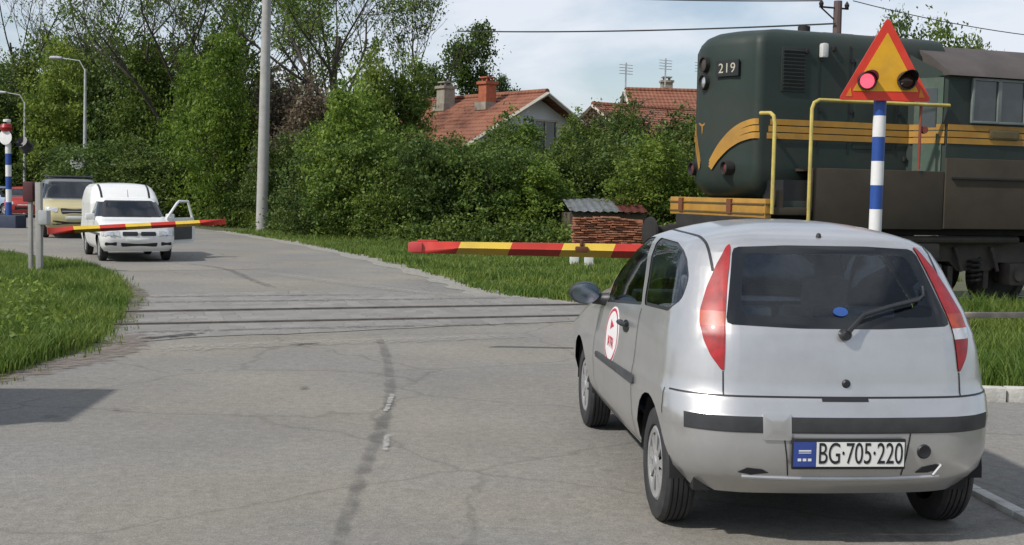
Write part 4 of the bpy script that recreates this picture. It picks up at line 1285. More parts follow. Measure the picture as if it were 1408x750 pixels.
# unseen box added at the left to cast the shade at the lower left
rc_ = empty('shadow_caster', (-4.78, 8.0, 0), R(4), label='unseen grey steel box added on the left roadside to cast a shadow', cat='shadow caster')
bm = NB(); box(bm, (0, 0, .80), (.9, 1.25, 1.35), bev=.02); fin('housing', bm, M_galv, rc_)
bm = NB(); box(bm, (0, 0, .08), (1.0, 1.35, .18), bev=.01); fin('plinth', bm, M_conc, rc_)
bm = NB(); box(bm, (0, 0, 1.50), (1.0, 1.35, .06), bev=.015); fin('lid', bm, M_galv, rc_)
for y in (-.3, .3):
    bm = NB(); box(bm, (.455, y, .80), (.02, .58, 1.25), bev=.005); box(bm, (.475, y * .2, .8), (.03, .03, .14)); fin('door', bm, M_galv, rc_)

# rusty rail end on low posts, white marker stones
M_rust = mat('rusty_steel', (.20, .12, .085), .85, 0, .25, 9, dirt=.5, dirtcol=(.28, .22, .17))
g = empty('guard_rail', (5.05, 13.1, 0), R(12), label='low rusty rail on short posts in the long grass right of the silver car', cat='guard rail')
bm = NB(); box(bm, (.6, 0, .38), (1.9, .10, .06), bev=.01); fin('rail_bar', bm, mat('weathered_rail', (.30, .25, .21), .8, scale=8, dirt=.5), g)
for dx in (-.1, .95):
    bm = NB(); box(bm, (dx, 0, .17), (.09, .09, .38), bev=.008); fin('post', bm, M_rust, g)
for i, (x, h) in enumerate(((1.36, .42), (1.68, .50))):
    bm = NB(); box(bm, (0, 0, h / 2), (.20, .16, h), bev=.03)
    o = fin('marker_post', bm, M_wpaint); o.location = (x, 26.3, 0)
    tag(o, ('shorter' if i == 0 else 'taller') + ' white marker post in the grass under the barrier arm', 'post', 'white marker posts')

# ------------------------------------------------------------------ houses, shed, tile stack
def tile_mat(name, c1, c2, ang=0.0):
    m = mat(name, c1, .85, col2=c2, scale=1.6, detail=8, dirt=.5, dirtcol=(.10, .065, .05))
    N = m.node_tree.nodes; p = N['Principled BSDF']; t = [n for n in N if n.type == 'TEX_COORD'][0]
    old = p.inputs['Base Color'].links[0].from_socket
    wv = N.new('ShaderNodeTexWave'); wv.bands_direction = 'X'; wv.inputs['Scale'].default_value = 1.4; wv.inputs['Distortion'].default_value = .3
    lk(m, t.outputs['Object'], wv.inputs['Vector'])
    r_ = N.new('ShaderNodeValToRGB'); r_.color_ramp.elements[0].color = (.72, .72, .72, 1); r_.color_ramp.elements[1].color = (1.15, 1.15, 1.15, 1)
    lk(m, wv.outputs[0], r_.inputs[0])
    x = N.new('ShaderNodeMixRGB'); x.blend_type = 'MULTIPLY'; x.inputs[0].default_value = .7; lk(m, old, x.inputs[1]); lk(m, r_.outputs[0], x.inputs[2]); lk(m, x.outputs[0], p.inputs['Base Color'])
    bp = N.new('ShaderNodeBump'); bp.inputs['Strength'].default_value = .5; bp.inputs['Distance'].default_value = .04; lk(m, wv.outputs[0], bp.inputs['Height']); lk(m, bp.outputs[0], p.inputs['Normal'])
    return m
M_tile = tile_mat('roof_tiles', (.20, .066, .036), (.27, .115, .066))
M_plaster = mat('white_plaster', (.62, .62, .60), .9, 0, .06, 1.2, dirt=.4, dirtcol=(.42, .40, .36))
M_brick = mat('chimney_brick', (.34, .10, .05), .85, 0, .2, 7)
M_stonech = mat('chimney_render', (.28, .26, .21), .9, 0, .2, 5, dirt=.6)
M_timber = mat('fascia', (.42, .38, .32), .8, 0, .15, 5)
M_winglass = mat('house_window_glass', (.03, .035, .04), .08, 0, .3, 2, spec=.8)
def house(loc, rz, L, W, eave, ridge, label, chim=(), over=.45, name='house'):
    """ridge along +x starting at the gable (x=0); W half width"""
    o = empty(name, loc, rz, label=label, cat='house')
    bm = NB()
    g = [(-W, 0), (W, 0), (W, eave), (0, ridge - .12), (-W, eave)]
    a = [bm.verts.new((.3, y, z)) for y, z in g]; b = [bm.verts.new((L - .3, y, z)) for y, z in g]
    for i in range(5): bm.faces.new((a[i], a[(i + 1) % 5], b[(i + 1) % 5], b[i]))
    bm.faces.new(list(reversed(a))); bm.faces.new(b)
    wall = fin('wall', bm, M_plaster, o, smooth=False)
    sl = (ridge - eave) / W
    roof = None
    for s in (-1, 1):
        bm = NB()
        n = 14
        for i in range(n):     # courses of tiles, each overlapping the one below
            y0 = (W + over) * (1 - i / n); y1 = (W + over) * (1 - (i + 1) / n)
            z0 = ridge - sl * y0 + .05; z1 = ridge - sl * y1 + .012
            q = [(0 - over, s * y0, z0), (L + over, s * y0, z0), (L + over, s * y1, z1), (-over, s * y1, z1)]
            t_ = [bm.verts.new(p) for p in q]; d_ = [bm.verts.new((p[0], p[1], p[2] - .06)) for p in q]
            bm.faces.new(t_); bm.faces.new(list(reversed(d_)))
            for j in range(4): bm.faces.new((t_[j], d_[j], d_[(j + 1) % 4], t_[(j + 1) % 4]))
        r_ = fin('roof', bm, M_tile, o, smooth=False)
        if roof is None: roof = r_
    bm = NB(); tube(bm, [(-over, 0, ridge + .03), (L + over, 0, ridge + .03)], .13, 8); fin('ridge_tiles', bm, M_tile, roof)
    for s in (-1, 1):
        bm = NB(); e = Vector((0, s * (W + over), -sl * (W + over)))
        tube(bm, [(-over - .03, 0, ridge - .06), (-over - .03, s * (W + over), ridge - .06 - sl * (W + over))], .09, 4); fin('verge_board', bm, M_timber, roof)
    for (x, y, w_, h, br) in chim:
        z = ridge - sl * abs(y)
        bm = NB(); box(bm, (x, y, z + h / 2 - .5), (w_, w_, h + 1.0)); box(bm, (x, y, z + h + .04), (w_ + .14, w_ + .14, .12)); ch = fin('chimney', bm, M_brick if br else M_stonech, roof)
        bm = NB(); box(bm, (x, y, z + .02), (w_ + .25, w_ + .25, .34)); fin('flashing', bm, M_stonech, ch)
        bm = NB(); box(bm, (x, y, z + h + .28), (w_ * .9, w_ * .9, .06)); [box(bm, (x + dx, y + dy, z + h + .17), (.07, .07, .22)) for dx in (-.15, .15) for dy in (-.15, .15)]; fin('chimney_cap', bm, M_brick if br else M_stonech, ch)
    return o, wall
# ridge points away to the left
hz = R(180 - 50)
hp = (1.08, 52.0, 0)
ho, wl = house(hp, hz, 8.0, 4.13, 3.60, 5.86, 'white gabled house with a red tiled roof and two chimneys, above the green bushes', chim=((2.35, 1.05, .55, 1.0, True), (5.6, .9, .6, .9, False)))
def gable_window(par, x, y, z, w_, h, dark=True):
    f = NB()
    for dy in (-w_ / 2, w_ / 2): box(f, (x, y + dy, z), (.08, .08, h + .08))
    for dz in (-h / 2, h / 2): box(f, (x, y, z + dz), (.081, w_, .08))
    box(f, (x, y, z), (.06, .05, h))
    fo = fin('window', f, M_timber, par)
    g = NB(); box(g, (x + .05, y, z), (.04, w_ - .04, h - .04)); fin('pane', g, M_winglass, fo)
gable_window(wl, .26, -.55, 3.95, 1.3, 1.5)
gable_window(wl, .26, -2.3, 3.3, 1.1, 1.3)
gable_window(wl, .26, 1.8, 3.2, 1.1, 1.3)
gable_window(wl, .26, 0, 1.4, 1.5, 1.3)
# second house, mostly behind bushes
h2, w2 = house((6.6, 68.0, 0), R(4), 12.0, 4.5, 4.9, 7.4, 'long red tiled roof behind the bushes just left of the locomotive', chim=((2.0, .5, .6, .8, False),))
h3, w3 = house((4.2, 60.0, 0), R(30), 5.5, 3.2, 4.3, 5.95, 'small orange roof low between the two larger red roofs')
def aerial(x, y, z0, h, label):
    o = empty('television_aerial', (x, y, z0), R(20), label=label, cat='aerial', group='roof aerials')
    bm = NB(); tube(bm, [(0, 0, 0), (0, 0, h)], .04, 6); fin('mast', bm, M_galv, o)
    for i in range(4):
        bm = NB(); tube(bm, [(-.45, -.1 + .0, h - .12 - i * .16), (.45, .1, h - .12 - i * .16)], .018, 5); fin('rod', bm, M_galv, o)
aerial(6.0, 66, 6.6, 2.1, 'television aerial left of the long red roof, the leftmost one')
aerial(8.4, 68, 7.6, 1.6, 'thin television aerial standing on the long red roof')
aerial(10.4, 68, 7.6, 1.5, 'television aerial beside the locomotive nose')

# shed roofs over the tile stack
sh = empty('shed', (2.80, 35.2, -.22), R(8), label='low shed roofed with grey sheet metal and rusty red sheet metal', cat='shed')
bm = NB(); box(bm, (0, 1.0, .62), (2.3, 1.9, 1.25)); fin('wall', bm, mat('shed_boards', (.10, .08, .06), .9, scale=5), sh)
def corr(x0, x1, m, nm):
    bm = NB(); n = int((x1 - x0) / .06)
    pv = None
    for i in range(n + 1):
        x = x0 + i * .06; dz = .02 * math.sin(i * 1.6)
        q = [bm.verts.new((x, y, z + dz)) for y, z in ((-.25, 1.30), (1.0, 1.62), (2.15, 1.66))]
        if pv:
            for j in range(2): bm.faces.new((pv[j], q[j], q[j + 1], pv[j + 1]))
        pv = q
    bmesh.ops.solidify(bm, geom=bm.faces[:], thickness=.012)
    fin(nm, bm, m, sh, ang=60)
corr(-1.20, .35, mat('grey_sheet_metal', (.34, .36, .37), .5, .3, .2, 2.5, dirt=.6, dirtcol=(.16, .14, .12)), 'grey_roof_sheet')
corr(.30, 1.20, mat('rusty_red_sheet', (.24, .075, .065), .6, .2, .2, 2.5, dirt=.6, dirtcol=(.13, .06, .05)), 'red_roof_sheet')
# stacks of roof tiles
M_tst = mat('stacked_tiles', (.36, .145, .08), .9, 0, .45, 5, dirt=.6, dirtcol=(.14, .09, .06))
tb = NB()
rnd = random.Random(3)
for r_ in range(15):
    x = -1.15 + rnd.uniform(0, .1)
    xe = 1.15 - rnd.uniform(0, .12) - (0 if r_ < 12 else (r_ - 11) * .25)
    while x < xe:
        wx = rnd.uniform(.16, .30)
        box(tb, (x + wx / 2, rnd.uniform(-.06, .05), .06 + r_ * .074 + rnd.uniform(-.008, .008) + .03 * math.sin(x * 2.1 + 1)), (wx - .008, .38, .040), rot=Euler((0, rnd.uniform(-.07, .07), rnd.uniform(-.09, .09))).to_matrix())
        x += wx
box(tb, (0, .04, .55), (2.1, .26, 1.0))
o = fin('tile_stack', tb, M_tst); o.scale = (.90, 1, .86); o.location = (2.62, 33.0, 0); o.rotation_euler = (0, 0, R(6))
tag(o, 'long low stack of orange roof tiles in front of the metal roofed shed', 'tile stack')

# ------------------------------------------------------------------ foliage
def leaf_cloud(name, seed, blobs, n, leaf, per=26, sig=.22, up=.3, shell_=.55):
    """many leaf-sized faces gathered in clumps through the volume of the blobs (x,y,z,rx,ry,rz,weight)"""
    g = np.random.default_rng(seed)
    wts = np.array([b[3] * b[4] * b[5] * (b[6] if len(b) > 6 else 1) for b in blobs]) ** .75
    wts /= wts.sum()
    nc = max(1, n // per)
    bi = g.choice(len(blobs), nc, p=wts)
    B = np.array([b[:6] for b in blobs])[bi]
    d = g.normal(size=(nc, 3)); d /= np.linalg.norm(d, axis=1)[:, None]
    rad = (shell_ + (1 - shell_) * g.random(nc) ** .5)[:, None] * (1 + .16 * g.normal(size=(nc, 1)))
    c = B[:, :3] + d * rad * B[:, 3:6]
    c[:, 2] = np.maximum(c[:, 2], .12)
    tc_ = g.random(nc)
    k = g.poisson(per, nc)
    idx = np.repeat(np.arange(nc), k)
    m = len(idx)
    s_ = sig * (.6 + .9 * g.random(nc))[idx][:, None]
    p = c[idx] + g.normal(size=(m, 3)) * s_ * np.array([1, 1, .75])
    p[:, 2] = np.maximum(p[:, 2], .03)
    a = g.normal(size=(m, 3)); a /= np.linalg.norm(a, axis=1)[:, None]
    nrm = g.normal(size=(m, 3)); nrm[:, 2] = np.abs(nrm[:, 2]) + up
    b = np.cross(a, nrm); b /= np.linalg.norm(b, axis=1)[:, None]
    L = (leaf * (.6 + .8 * g.random(m)))[:, None]
    W = L * .55
    v = np.empty((m, 4, 3))
    v[:, 0] = p - a * L * .5; v[:, 1] = p + b * W * .5; v[:, 2] = p + a * L * .5; v[:, 3] = p - b * W * .5
    me = bpy.data.meshes.new(name)
    me.vertices.add(m * 4); me.vertices.foreach_set('co', v.reshape(-1))
    me.loops.add(m * 4); me.loops.foreach_set('vertex_index', np.arange(m * 4, dtype=np.int32))
    me.polygons.add(m); me.polygons.foreach_set('loop_start', np.arange(0, m * 4, 4, dtype=np.int32))
    me.update(calc_edges=True)
    at = me.attributes.new('tint', 'FLOAT', 'POINT')
    t = np.clip(tc_[idx] * .82 + g.random(m) * .24 - .03, 0, 1)
    at.data.foreach_set('value', np.repeat(t, 4).astype(np.float32))
    return me

def limbs(name, seed, h, r0_, spread=.5, levels=4, first=.25, nb=3, lean=(0, 0), twig=.012, droop=0.0):
    """tapered trunk that forks into limbs and twigs; returns mesh and the tips"""
    g = random.Random(seed)
    bm = NB(); tips = []
    def grow(p, d, l, r_, lev):
        n = 5 if lev == 0 else 4
        pts = [p]; q = p.copy(); dd = d.copy()
        for i in range(n):
            dd = (dd + Vector((g.gauss(0, .12), g.gauss(0, .12), g.gauss(0, .06) + (.05 if lev else .0) - droop * lev * .03))).normalized()
            q = q + dd * l / n
            pts.append(q.copy())
        r1 = max(twig * .6, r_ * (.45 if lev else .22))
        rad = [r_ + (r1 - r_) * i / n for i in range(n + 1)]
        tube(bm, pts, rad, 7 if lev == 0 else (5 if lev < 2 else 3), cap=False)
        if lev >= levels: tips.append(pts[-1]); return
        k = nb + (1 if g.random() < .5 else 0) + (2 if lev == 0 else 0)
        for j in range(k):
            t = (first if lev == 0 else .25) + (1 - (first if lev == 0 else .25)) * (j + g.random() * .7) / k
            i = min(n - 1, int(t * n)); b = pts[i].lerp(pts[i + 1], t * n - i)
            ax = Vector((g.gauss(0, 1), g.gauss(0, 1), g.gauss(0, .3))).normalized()
            nd = (dd * (1 - spread) + ax * spread + Vector((0, 0, .25))).normalized()
            grow(b, nd, l * g.uniform(.42, .66), max(twig, rad[i] * g.uniform(.45, .62)), lev + 1)
        tips.append(pts[-1])
    grow(Vector((0, 0, -.2)), Vector((lean[0], lean[1], 1)).normalized(), h * .62, r0_, 0)
    for f in bm.faces: f.smooth = True
    me = bpy.data.meshes.new(name); bm.to_mesh(me); bm.free()
    return me, tips

M_leafA = leaf_mat('leaves_mid', (.030, .066, .013), (.190, .260, .048), .42)
M_leafD = leaf_mat('leaves_dark', (.028, .060, .014), (.145, .205, .044), .40)
M_leafL = leaf_mat('leaves_lime', (.060, .115, .016), (.26, .34, .055), .45)
M_leafR = leaf_mat('leaves_reddish', (.085, .066, .045), (.17, .145, .090), .35)
M_bark = mat('bark', (.060, .050, .040), .95, 0, .3, 6, bump=.6, bscale=20)
M_barkg = mat('bark_ivy', (.035, .045, .022), .95, 0, .3, 6)

proto_crown = {}
def CR(key, *a, **k):
    proto_crown[key] = leaf_cloud(key, *a, **k)
def shoots(seed, n, w, z0, h):
    g = random.Random(seed)
    return [(g.uniform(-w, w), g.uniform(-w, w) * .7, z0 + g.uniform(-.3, .5) * h, .16, .16, g.uniform(.4, 1.0) * h, 3.5) for _ in range(n)]
CR('bushA', 1, [(-.2, 0, 1.2, 1.4, 1.2, 1.1), (-1.1, .1, 2.0, .8, .8, .8), (.9, -.1, 2.2, .95, .9, 1.0), (.1, .2, 2.9, .6, .6, .7), (1.6, 0, 1.0, .75, .8, .8)] + shoots(1, 9, 1.5, 2.6, .7), 12500, .12, sig=.13, per=30, shell_=.7)
CR('bushB', 2, [(0, 0, 1.1, 1.4, 1.2, 1.1), (.6, .2, 2.0, 1.0, .9, .9), (-.7, 0, 1.8, .9, .9, 1.0), (-.2, .1, 3.1, .5, .5, .9), (-1.4, 0, .9, .8, .8, .8)] + shoots(2, 10, 1.2, 2.4, .8), 11000, .10, sig=.12, per=26, shell_=.7)
CR('bushC', 3, [(0, 0, 1.6, 1.6, 1.3, 1.6), (.3, .1, 3.2, 1.2, 1.1, 1.2), (-.9, 0, 2.5, .9, .9, 1.1), (1.2, 0, 2.3, .9, .8, .9), (0, 0, 4.3, .7, .6, .9)] + shoots(3, 10, 1.1, 3.6, .9), 14500, .13, sig=.15, per=30, shell_=.7)
CR('poplar', 4, [(0, 0, 2.0, 1.5, 1.3, 1.8), (.2, 0, 4.2, 1.2, 1.1, 1.6), (-.6, 0, 3.8, .8, .8, 1.4), (.6, 0, 5.3, .7, .6, 1.3), (-.1, 0, 6.0, .4, .4, 1.2)] + shoots(4, 10, .8, 4.6, 1.3), 15500, .13, sig=.15, up=.1, per=30, shell_=.65)
CR('dense', 5, [(0, 0, 2.6, 3.0, 2.4, 2.6), (-1.6, 0, 5.0, 1.9, 1.8, 1.9), (1.5, .2, 5.4, 2.0, 1.8, 2.0), (.1, 0, 7.4, 1.5, 1.4, 1.5), (2.5, 0, 3.2, 1.5, 1.4, 1.5), (-2.6, 0, 2.6, 1.3, 1.3, 1.4)], 19000, .21, sig=.27, per=36, shell_=.7)
CR('dense2', 6, [(0, 0, 2.4, 2.6, 2.2, 2.4), (.9, 0, 4.8, 1.8, 1.7, 1.7), (-1.4, .2, 4.2, 1.7, 1.6, 1.8), (-.3, 0, 6.6, 1.2, 1.2, 1.7), (.4, 0, 8.3, .8, .8, 1.0), (2.3, 0, 2.8, 1.3, 1.3, 1.3)], 18000, .20, sig=.26, per=36, shell_=.7)
CR('clumpy', 7, [(0, 0, 2.5, 1.6, 1.5, 1.8), (-1.1, 0, 4.4, 1.1, 1.0, .9), (1.1, 0, 4.6, 1.0, 1.0, .9), (.2, 0, 6.0, 1.0, .9, .8), (-.7, 0, 7.1, .8, .8, .7), (.5, 0, 7.9, .7, .7, .7), (1.9, 0, 3.4, .9, .9, .7), (-2.0, 0, 3.2, .9, .9, .7)], 24000, .18, sig=.24, per=34)
CR('lowbush', 8, [(0, 0, .5, 1.1, .8, .55), (.7, .1, .7, .7, .6, .5), (-.7, 0, .55, .7, .6, .5)], 6500, .085, sig=.13)
trunks = {}
for k_, (sd_, h_, r_, sp_, lv_) in dict(bush=(11, 3.2, .09, .6, 3), tall=(12, 6.0, .16, .45, 3)).items():
    trunks[k_] = limbs('trunk_' + k_, sd_, h_, r_, sp_, lv_)[0]
    trunks[k_].materials.append(M_bark)
used_mats = {}
def plant(name, crown, m, x, y, sx=1.0, sy=None, sz=1.0, rz=0.0, col=(1, 1, 1), trunk='bush', label='', cat='bush', group=None):
    o = empty(name, (x, y, 0), rz, label=label, cat=cat, group=group)
    key = (crown, m.name)
    if key not in used_mats:
        me = proto_crown[crown] if not any(k[0] == crown for k in used_mats) else proto_crown[crown].copy()
        me.materials.clear(); me.materials.append(m); used_mats[key] = me
    c = bpy.data.objects.new('crown', used_mats[key]); COL.objects.link(c); c.parent = o
    c.scale = (sx, sy or sx, sz); c.color = (*col, 1)
    if trunk:
        t = bpy.data.objects.new('trunk', trunks[trunk]); COL.objects.link(t); t.parent = o; t.scale = (sx * .8, sx * .8, sz)
    return o
rt = random.Random(77)
def jc(a=.14):
    k = 1 + rt.uniform(-a, a)
    return (k * (1 + rt.uniform(-.06, .06)), k, k * (1 + rt.uniform(-.1, .1)))
def atp(px, Y): return (px - 704) / 1650 * Y

# front row along the grass verge: px centre, distance, width scale, height scale, crown, material
ORD = ['first', 'second', 'third', 'fourth', 'fifth', 'sixth', 'seventh', 'eighth', 'ninth', 'tenth', 'eleventh', 'twelfth', 'thirteenth', 'fourteenth', 'fifteenth', 'sixteenth']
front = [(345, 46.5, .8, .75, 'bushB', M_leafA), (404, 44.8, .95, 1.05, 'bushA', M_leafD), (438, 40.5, .95, .95, 'bushB', M_leafD), (478, 39.5, .9, 1.05, 'bushC', M_leafL), (520, 38.5, 1.0, 1.0, 'bushA', M_leafA),
         (566, 38, .95, .90, 'bushB', M_leafA), (606, 37.5, .95, .95, 'bushA', M_leafD), (650, 37, .95, .88, 'bushA', M_leafA), (692, 37.5, .9, .95, 'bushB', M_leafD), (738, 36.6, .72, .52, 'bushC', M_leafL),
         (775, 38.5, .95, .90, 'bushA', M_leafA), (818, 40, 1.0, 1.05, 'bushB', M_leafD), (862, 39, .9, 1.0, 'bushA', M_leafA), (905, 36.5, .85, .70, 'bushC', M_leafL), (950, 37.5, .95, 1.0, 'bushB', M_leafA)]
for i, (px, Y, sx, sz, cr_, m_) in enumerate(front):
    plant('bush', cr_, m_, atp(px, Y), Y, sx, sx, sz, rt.uniform(0, 6.28), jc(), 'bush',
          label='%s leafy bush of the front hedge row, counted from the tall concrete pole' % ORD[i], cat='bush', group='front row of roadside bushes')
second = [(385, 49, 1.15, 1.22, 'bushC', M_leafR), (425, 47, 1.1, 1.12, 'bushC', M_leafR), (470, 45, 1.0, .95, 'bushC', M_leafA), (512, 44.0, .78, 1.0, 'poplar', M_leafL), (552, 45, .75, .97, 'poplar', M_leafA),
          (582, 44, 1.1, 1.0, 'bushA', M_leafA), (625, 43.5, 1.05, .92, 'bushB', M_leafA), (668, 44, 1.1, .98, 'bushA', M_leafD), (705, 45, 1.0, .90, 'bushC', M_leafA), (735, 46, .85, .60, 'bushC', M_leafD),
          (795, 46.5, .85, .92, 'bushC', M_leafA), (822, 48, .9, .98, 'bushC', M_leafR), (858, 46, .85, 1.02, 'bushC', M_leafD), (895, 47, 1.0, .92, 'bushC', M_leafR), (935, 46, 1.0, .95, 'bushC', M_leafD)]
for i, (px, Y, sx, sz, cr_, m_) in enumerate(second):
    plant('bush', cr_, m_, atp(px, Y), Y, sx, sx, sz, rt.uniform(0, 6.28), jc(), 'bush',
          label='%s tall bush of the row behind the front hedge, counted from the tall concrete pole' % ORD[i], cat='bush', group='second row of bushes below the house')
# lime green tree and its neighbours behind the white van
plant('lime_green_tree', 'dense2', M_leafL, atp(305, 47.5), 47.5, .62, .62, .84, 1.0, (.80, .88, .7), 'tall', 'bright yellow green tree directly left of the tall concrete pole', 'tree')
plant('lime_green_tree', 'dense2', M_leafL, atp(262, 50.5), 50.5, .60, .60, .78, 2.2, (.7, .8, .6), 'tall', 'lower yellow green tree behind the white van', 'tree')
# dense dark belt on the left
belt = [(-40, 62, .9, .95), (5, 64, .85, .72), (45, 66, .8, .92), (85, 63, .8, 1.0), (122, 66, .85, .95), (158, 64, .8, 1.02), (196, 62, .8, .98), (232, 64, .8, 1.05), (268, 66, .85, 1.0), (340, 62, .8, .95),
        (15, 74, .9, 1.0), (60, 78, 1.0, 1.25), (108, 76, 1.0, 1.2), (150, 80, 1.0, 1.30), (205, 77, 1.0, 1.12), (250, 80, 1.0, 1.15), (300, 76, 1.0, 1.25), (352, 74, .95, .98), (402, 66, .8, .80), (455, 62, .75, .72)]
for i, (px, Y, sx, sz) in enumerate(belt):
    lbl = ('dark green tree of the front belt behind the queue, %s from the left edge' % ORD[i]) if i < 10 else ('taller tree of the rear belt behind the queue, %s from the left edge' % ORD[i - 10])
    plant('broadleaf_tree', 'dense' if i % 2 else 'dense2', (M_leafD, M_leafA, M_leafA, M_leafL, M_leafD)[i % 5], atp(px, Y), Y, sx, sx, sz, rt.uniform(0, 6.28), jc(.18), 'tall',
          label=lbl, cat='tree', group='tree belt behind the queue')
for i, (px, Y, sx, sz) in enumerate([(150, 52, 1.2, 1.0), (185, 51, 1.2, .9), (222, 50, 1.2, .85), (252, 52, 1.0, .5), (296, 50, 1.0, .5), (60, 62, 1.3, 1.1), (100, 58, 1.3, 1.0)]):
    plant('bush', 'bushB' if i % 2 else 'bushA', M_leafD, atp(px, Y), Y, sx, sx, sz, rt.uniform(0, 6.28), jc(), 'bush', label='%s low dark bush filling under the trees behind the vans' % ORD[i], cat='bush', group='low bushes behind the vans')
# tree behind the house and trees behind the locomotive
plant('dark_tree', 'clumpy', M_leafD, atp(645, 66), 66, .95, .95, 1.22, .4, (.85, .9, .95), 'tall', 'dark clumpy tree rising behind the house with two chimneys', 'tree')
plant('dark_tree', 'clumpy', M_leafD, atp(592, 70), 70, .85, .85, 1.0, 2.0, (.85, .9, .95), 'tall', 'dark tree left of the rendered chimney, lower than its neighbour', 'tree')
plant('dark_tree', 'clumpy', M_leafD, atp(692, 68), 68, .6, .6, .92, 3.0, (.9, .95, 1), 'tall', 'small dark tree right of the brick chimney', 'tree')
for i, (px, Y, sx, sz) in enumerate([(1224, 58, .62, 1.16), (1282, 64, .80, 1.22), (1330, 62, .60, 1.10)]):
    plant('broadleaf_tree', 'dense', M_leafD if i == 0 else M_leafA, atp(px, Y), Y, sx * 1.15, sx * 1.15, sz, 0.3 * i, jc(), 'tall', '%s tree top showing above the locomotive roof, from the signal' % ORD[i], 'tree', 'trees behind the locomotive')
for i, (px, Y, s_) in enumerate([(800, 70, .7), (850, 74, .7), (775, 62, .45)]):
    plant('broadleaf_tree', 'dense', M_leafA, atp(px, Y), Y, s_, s_, s_ * (.95 if i < 2 else 1.15), rt.uniform(0, 6.28), (.95, 1, 1), 'tall', '%s round tree between the white house and the long red roof' % ORD[i], 'tree', 'trees between the houses')

# nearly bare trees against the sky
def bare_tree(px, Y, h, r_, seed, label, leafn=2600, spread=.48, mt=M_leafA, lev=4, lean=(0, 0), leafscale=.15):
    o = empty('bare_tree', (atp(px, Y), Y, 0), 0, label=label, cat='tree', group='nearly bare trees against the sky')
    me, tips = limbs('limbs', seed, h, r_, spread, lev, first=.35, nb=3, lean=lean)
    link('trunk', me, M_bark, o)
    g = random.Random(seed)
    g.shuffle(tips)
    bl = [(t.x, t.y, t.z, .5, .5, .45) for t in tips[:110]]
    lc = leaf_cloud('crown', seed, bl, leafn, leafscale, per=12, sig=.22, shell_=.2)
    c = link('crown', lc, mt, o)
    c.color = (.95, 1, .9, 1)
    return o
bare_tree(78, 72, 15.0, .22, 21, 'thin bare tree nearest the left edge of the sky', 1500)
bare_tree(128, 70, 15.5, .25, 22, 'bare tree with sparse leaves above the street lamp behind the beige van', 3200)
bare_tree(218, 60, 15.5, .30, 23, 'dark trunked bare tree above the white van', 2600, spread=.5)
bare_tree(268, 66, 16.0, .30, 24, 'wide forking bare tree right of the dark trunk', 2000, spread=.55)
bare_tree(318, 56, 15.5, .27, 25, 'leafy trunked bare tree directly left of the tall concrete pole', 5200)
bare_tree(440, 52, 13.5, .30, 26, 'spreading bare tree right of the tall concrete pole', 4200, spread=.6)
bare_tree(468, 56, 14.0, .24, 27, 'second spreading bare tree behind its twin, right of the concrete pole', 3600, spread=.5, lean=(.08, 0))
bare_tree(557, 58, 13.0, .16, 28, 'slender thin tree against the sky, left of the dark tree', 3800, spread=.36)
bare_tree(24, 68, 15.5, .22, 41, 'bare tree at the very left edge of the sky', 5200)
bare_tree(176, 64, 15.5, .24, 42, 'bare tree with fine leafy twigs between the lamp post and the dark trunk', 6500, mt=M_leafA)
bare_tree(388, 60, 14.5, .22, 43, 'bare tree with hazy young leaves just right of the tall concrete pole', 6500, spread=.52)
# ivy leaves round the trunk next to the pole
iv = leaf_cloud('ivy', 61, [(0, 0, 2.5 + i * 1.1, .45, .45, .8) for i in range(8)], 5000, .13, per=20, sig=.15)
o = link('ivy', iv, M_leafA); o.location = (atp(320, 56), 55.9, 0); tag(o, 'ivy climbing the bare trunk left of the tall concrete pole', 'ivy', kind='stuff')

# far tree mass behind everything
blobs = []
gm = random.Random(9)
for i in range(70):
    x = -95 + i * 2.9; blobs.append((x, 112 + gm.uniform(-4, 4), 2.4, 3.2, 2.5, gm.uniform(2.6, 4.8) if x < 30 else gm.uniform(2.5, 4)))
fm = leaf_cloud('far_trees', 91, blobs, 60000, .45, per=26, sig=.6)
tag(link('far_woodland', fm, M_leafD), 'dark distant woodland behind the houses', 'woodland', kind='stuff')

# low growth at the foot of the bushes
foot = []
for px in range(300, 985, 8):
    Y = np.interp(px, [300, 400, 560, 960], [48.5, 42.0, 35.6, 34.2]) + rt.uniform(-.6, .6)
    foot.append((atp(px, Y), Y, .30, .5, .4, rt.uniform(.25, .55)))
for px in range(60, 300, 9):
    Y = np.interp(px, [60, 300], [62, 46.5]) + rt.uniform(-.4, .4)
    foot.append((atp(px, Y), Y, .35, .6, .5, rt.uniform(.3, .7)))
tag(link('undergrowth', leaf_cloud('undergrowth', 92, foot, 26000, .11, per=16, sig=.16), M_leafA), 'low weeds along the foot of the bushes', 'undergrowth', kind='stuff')

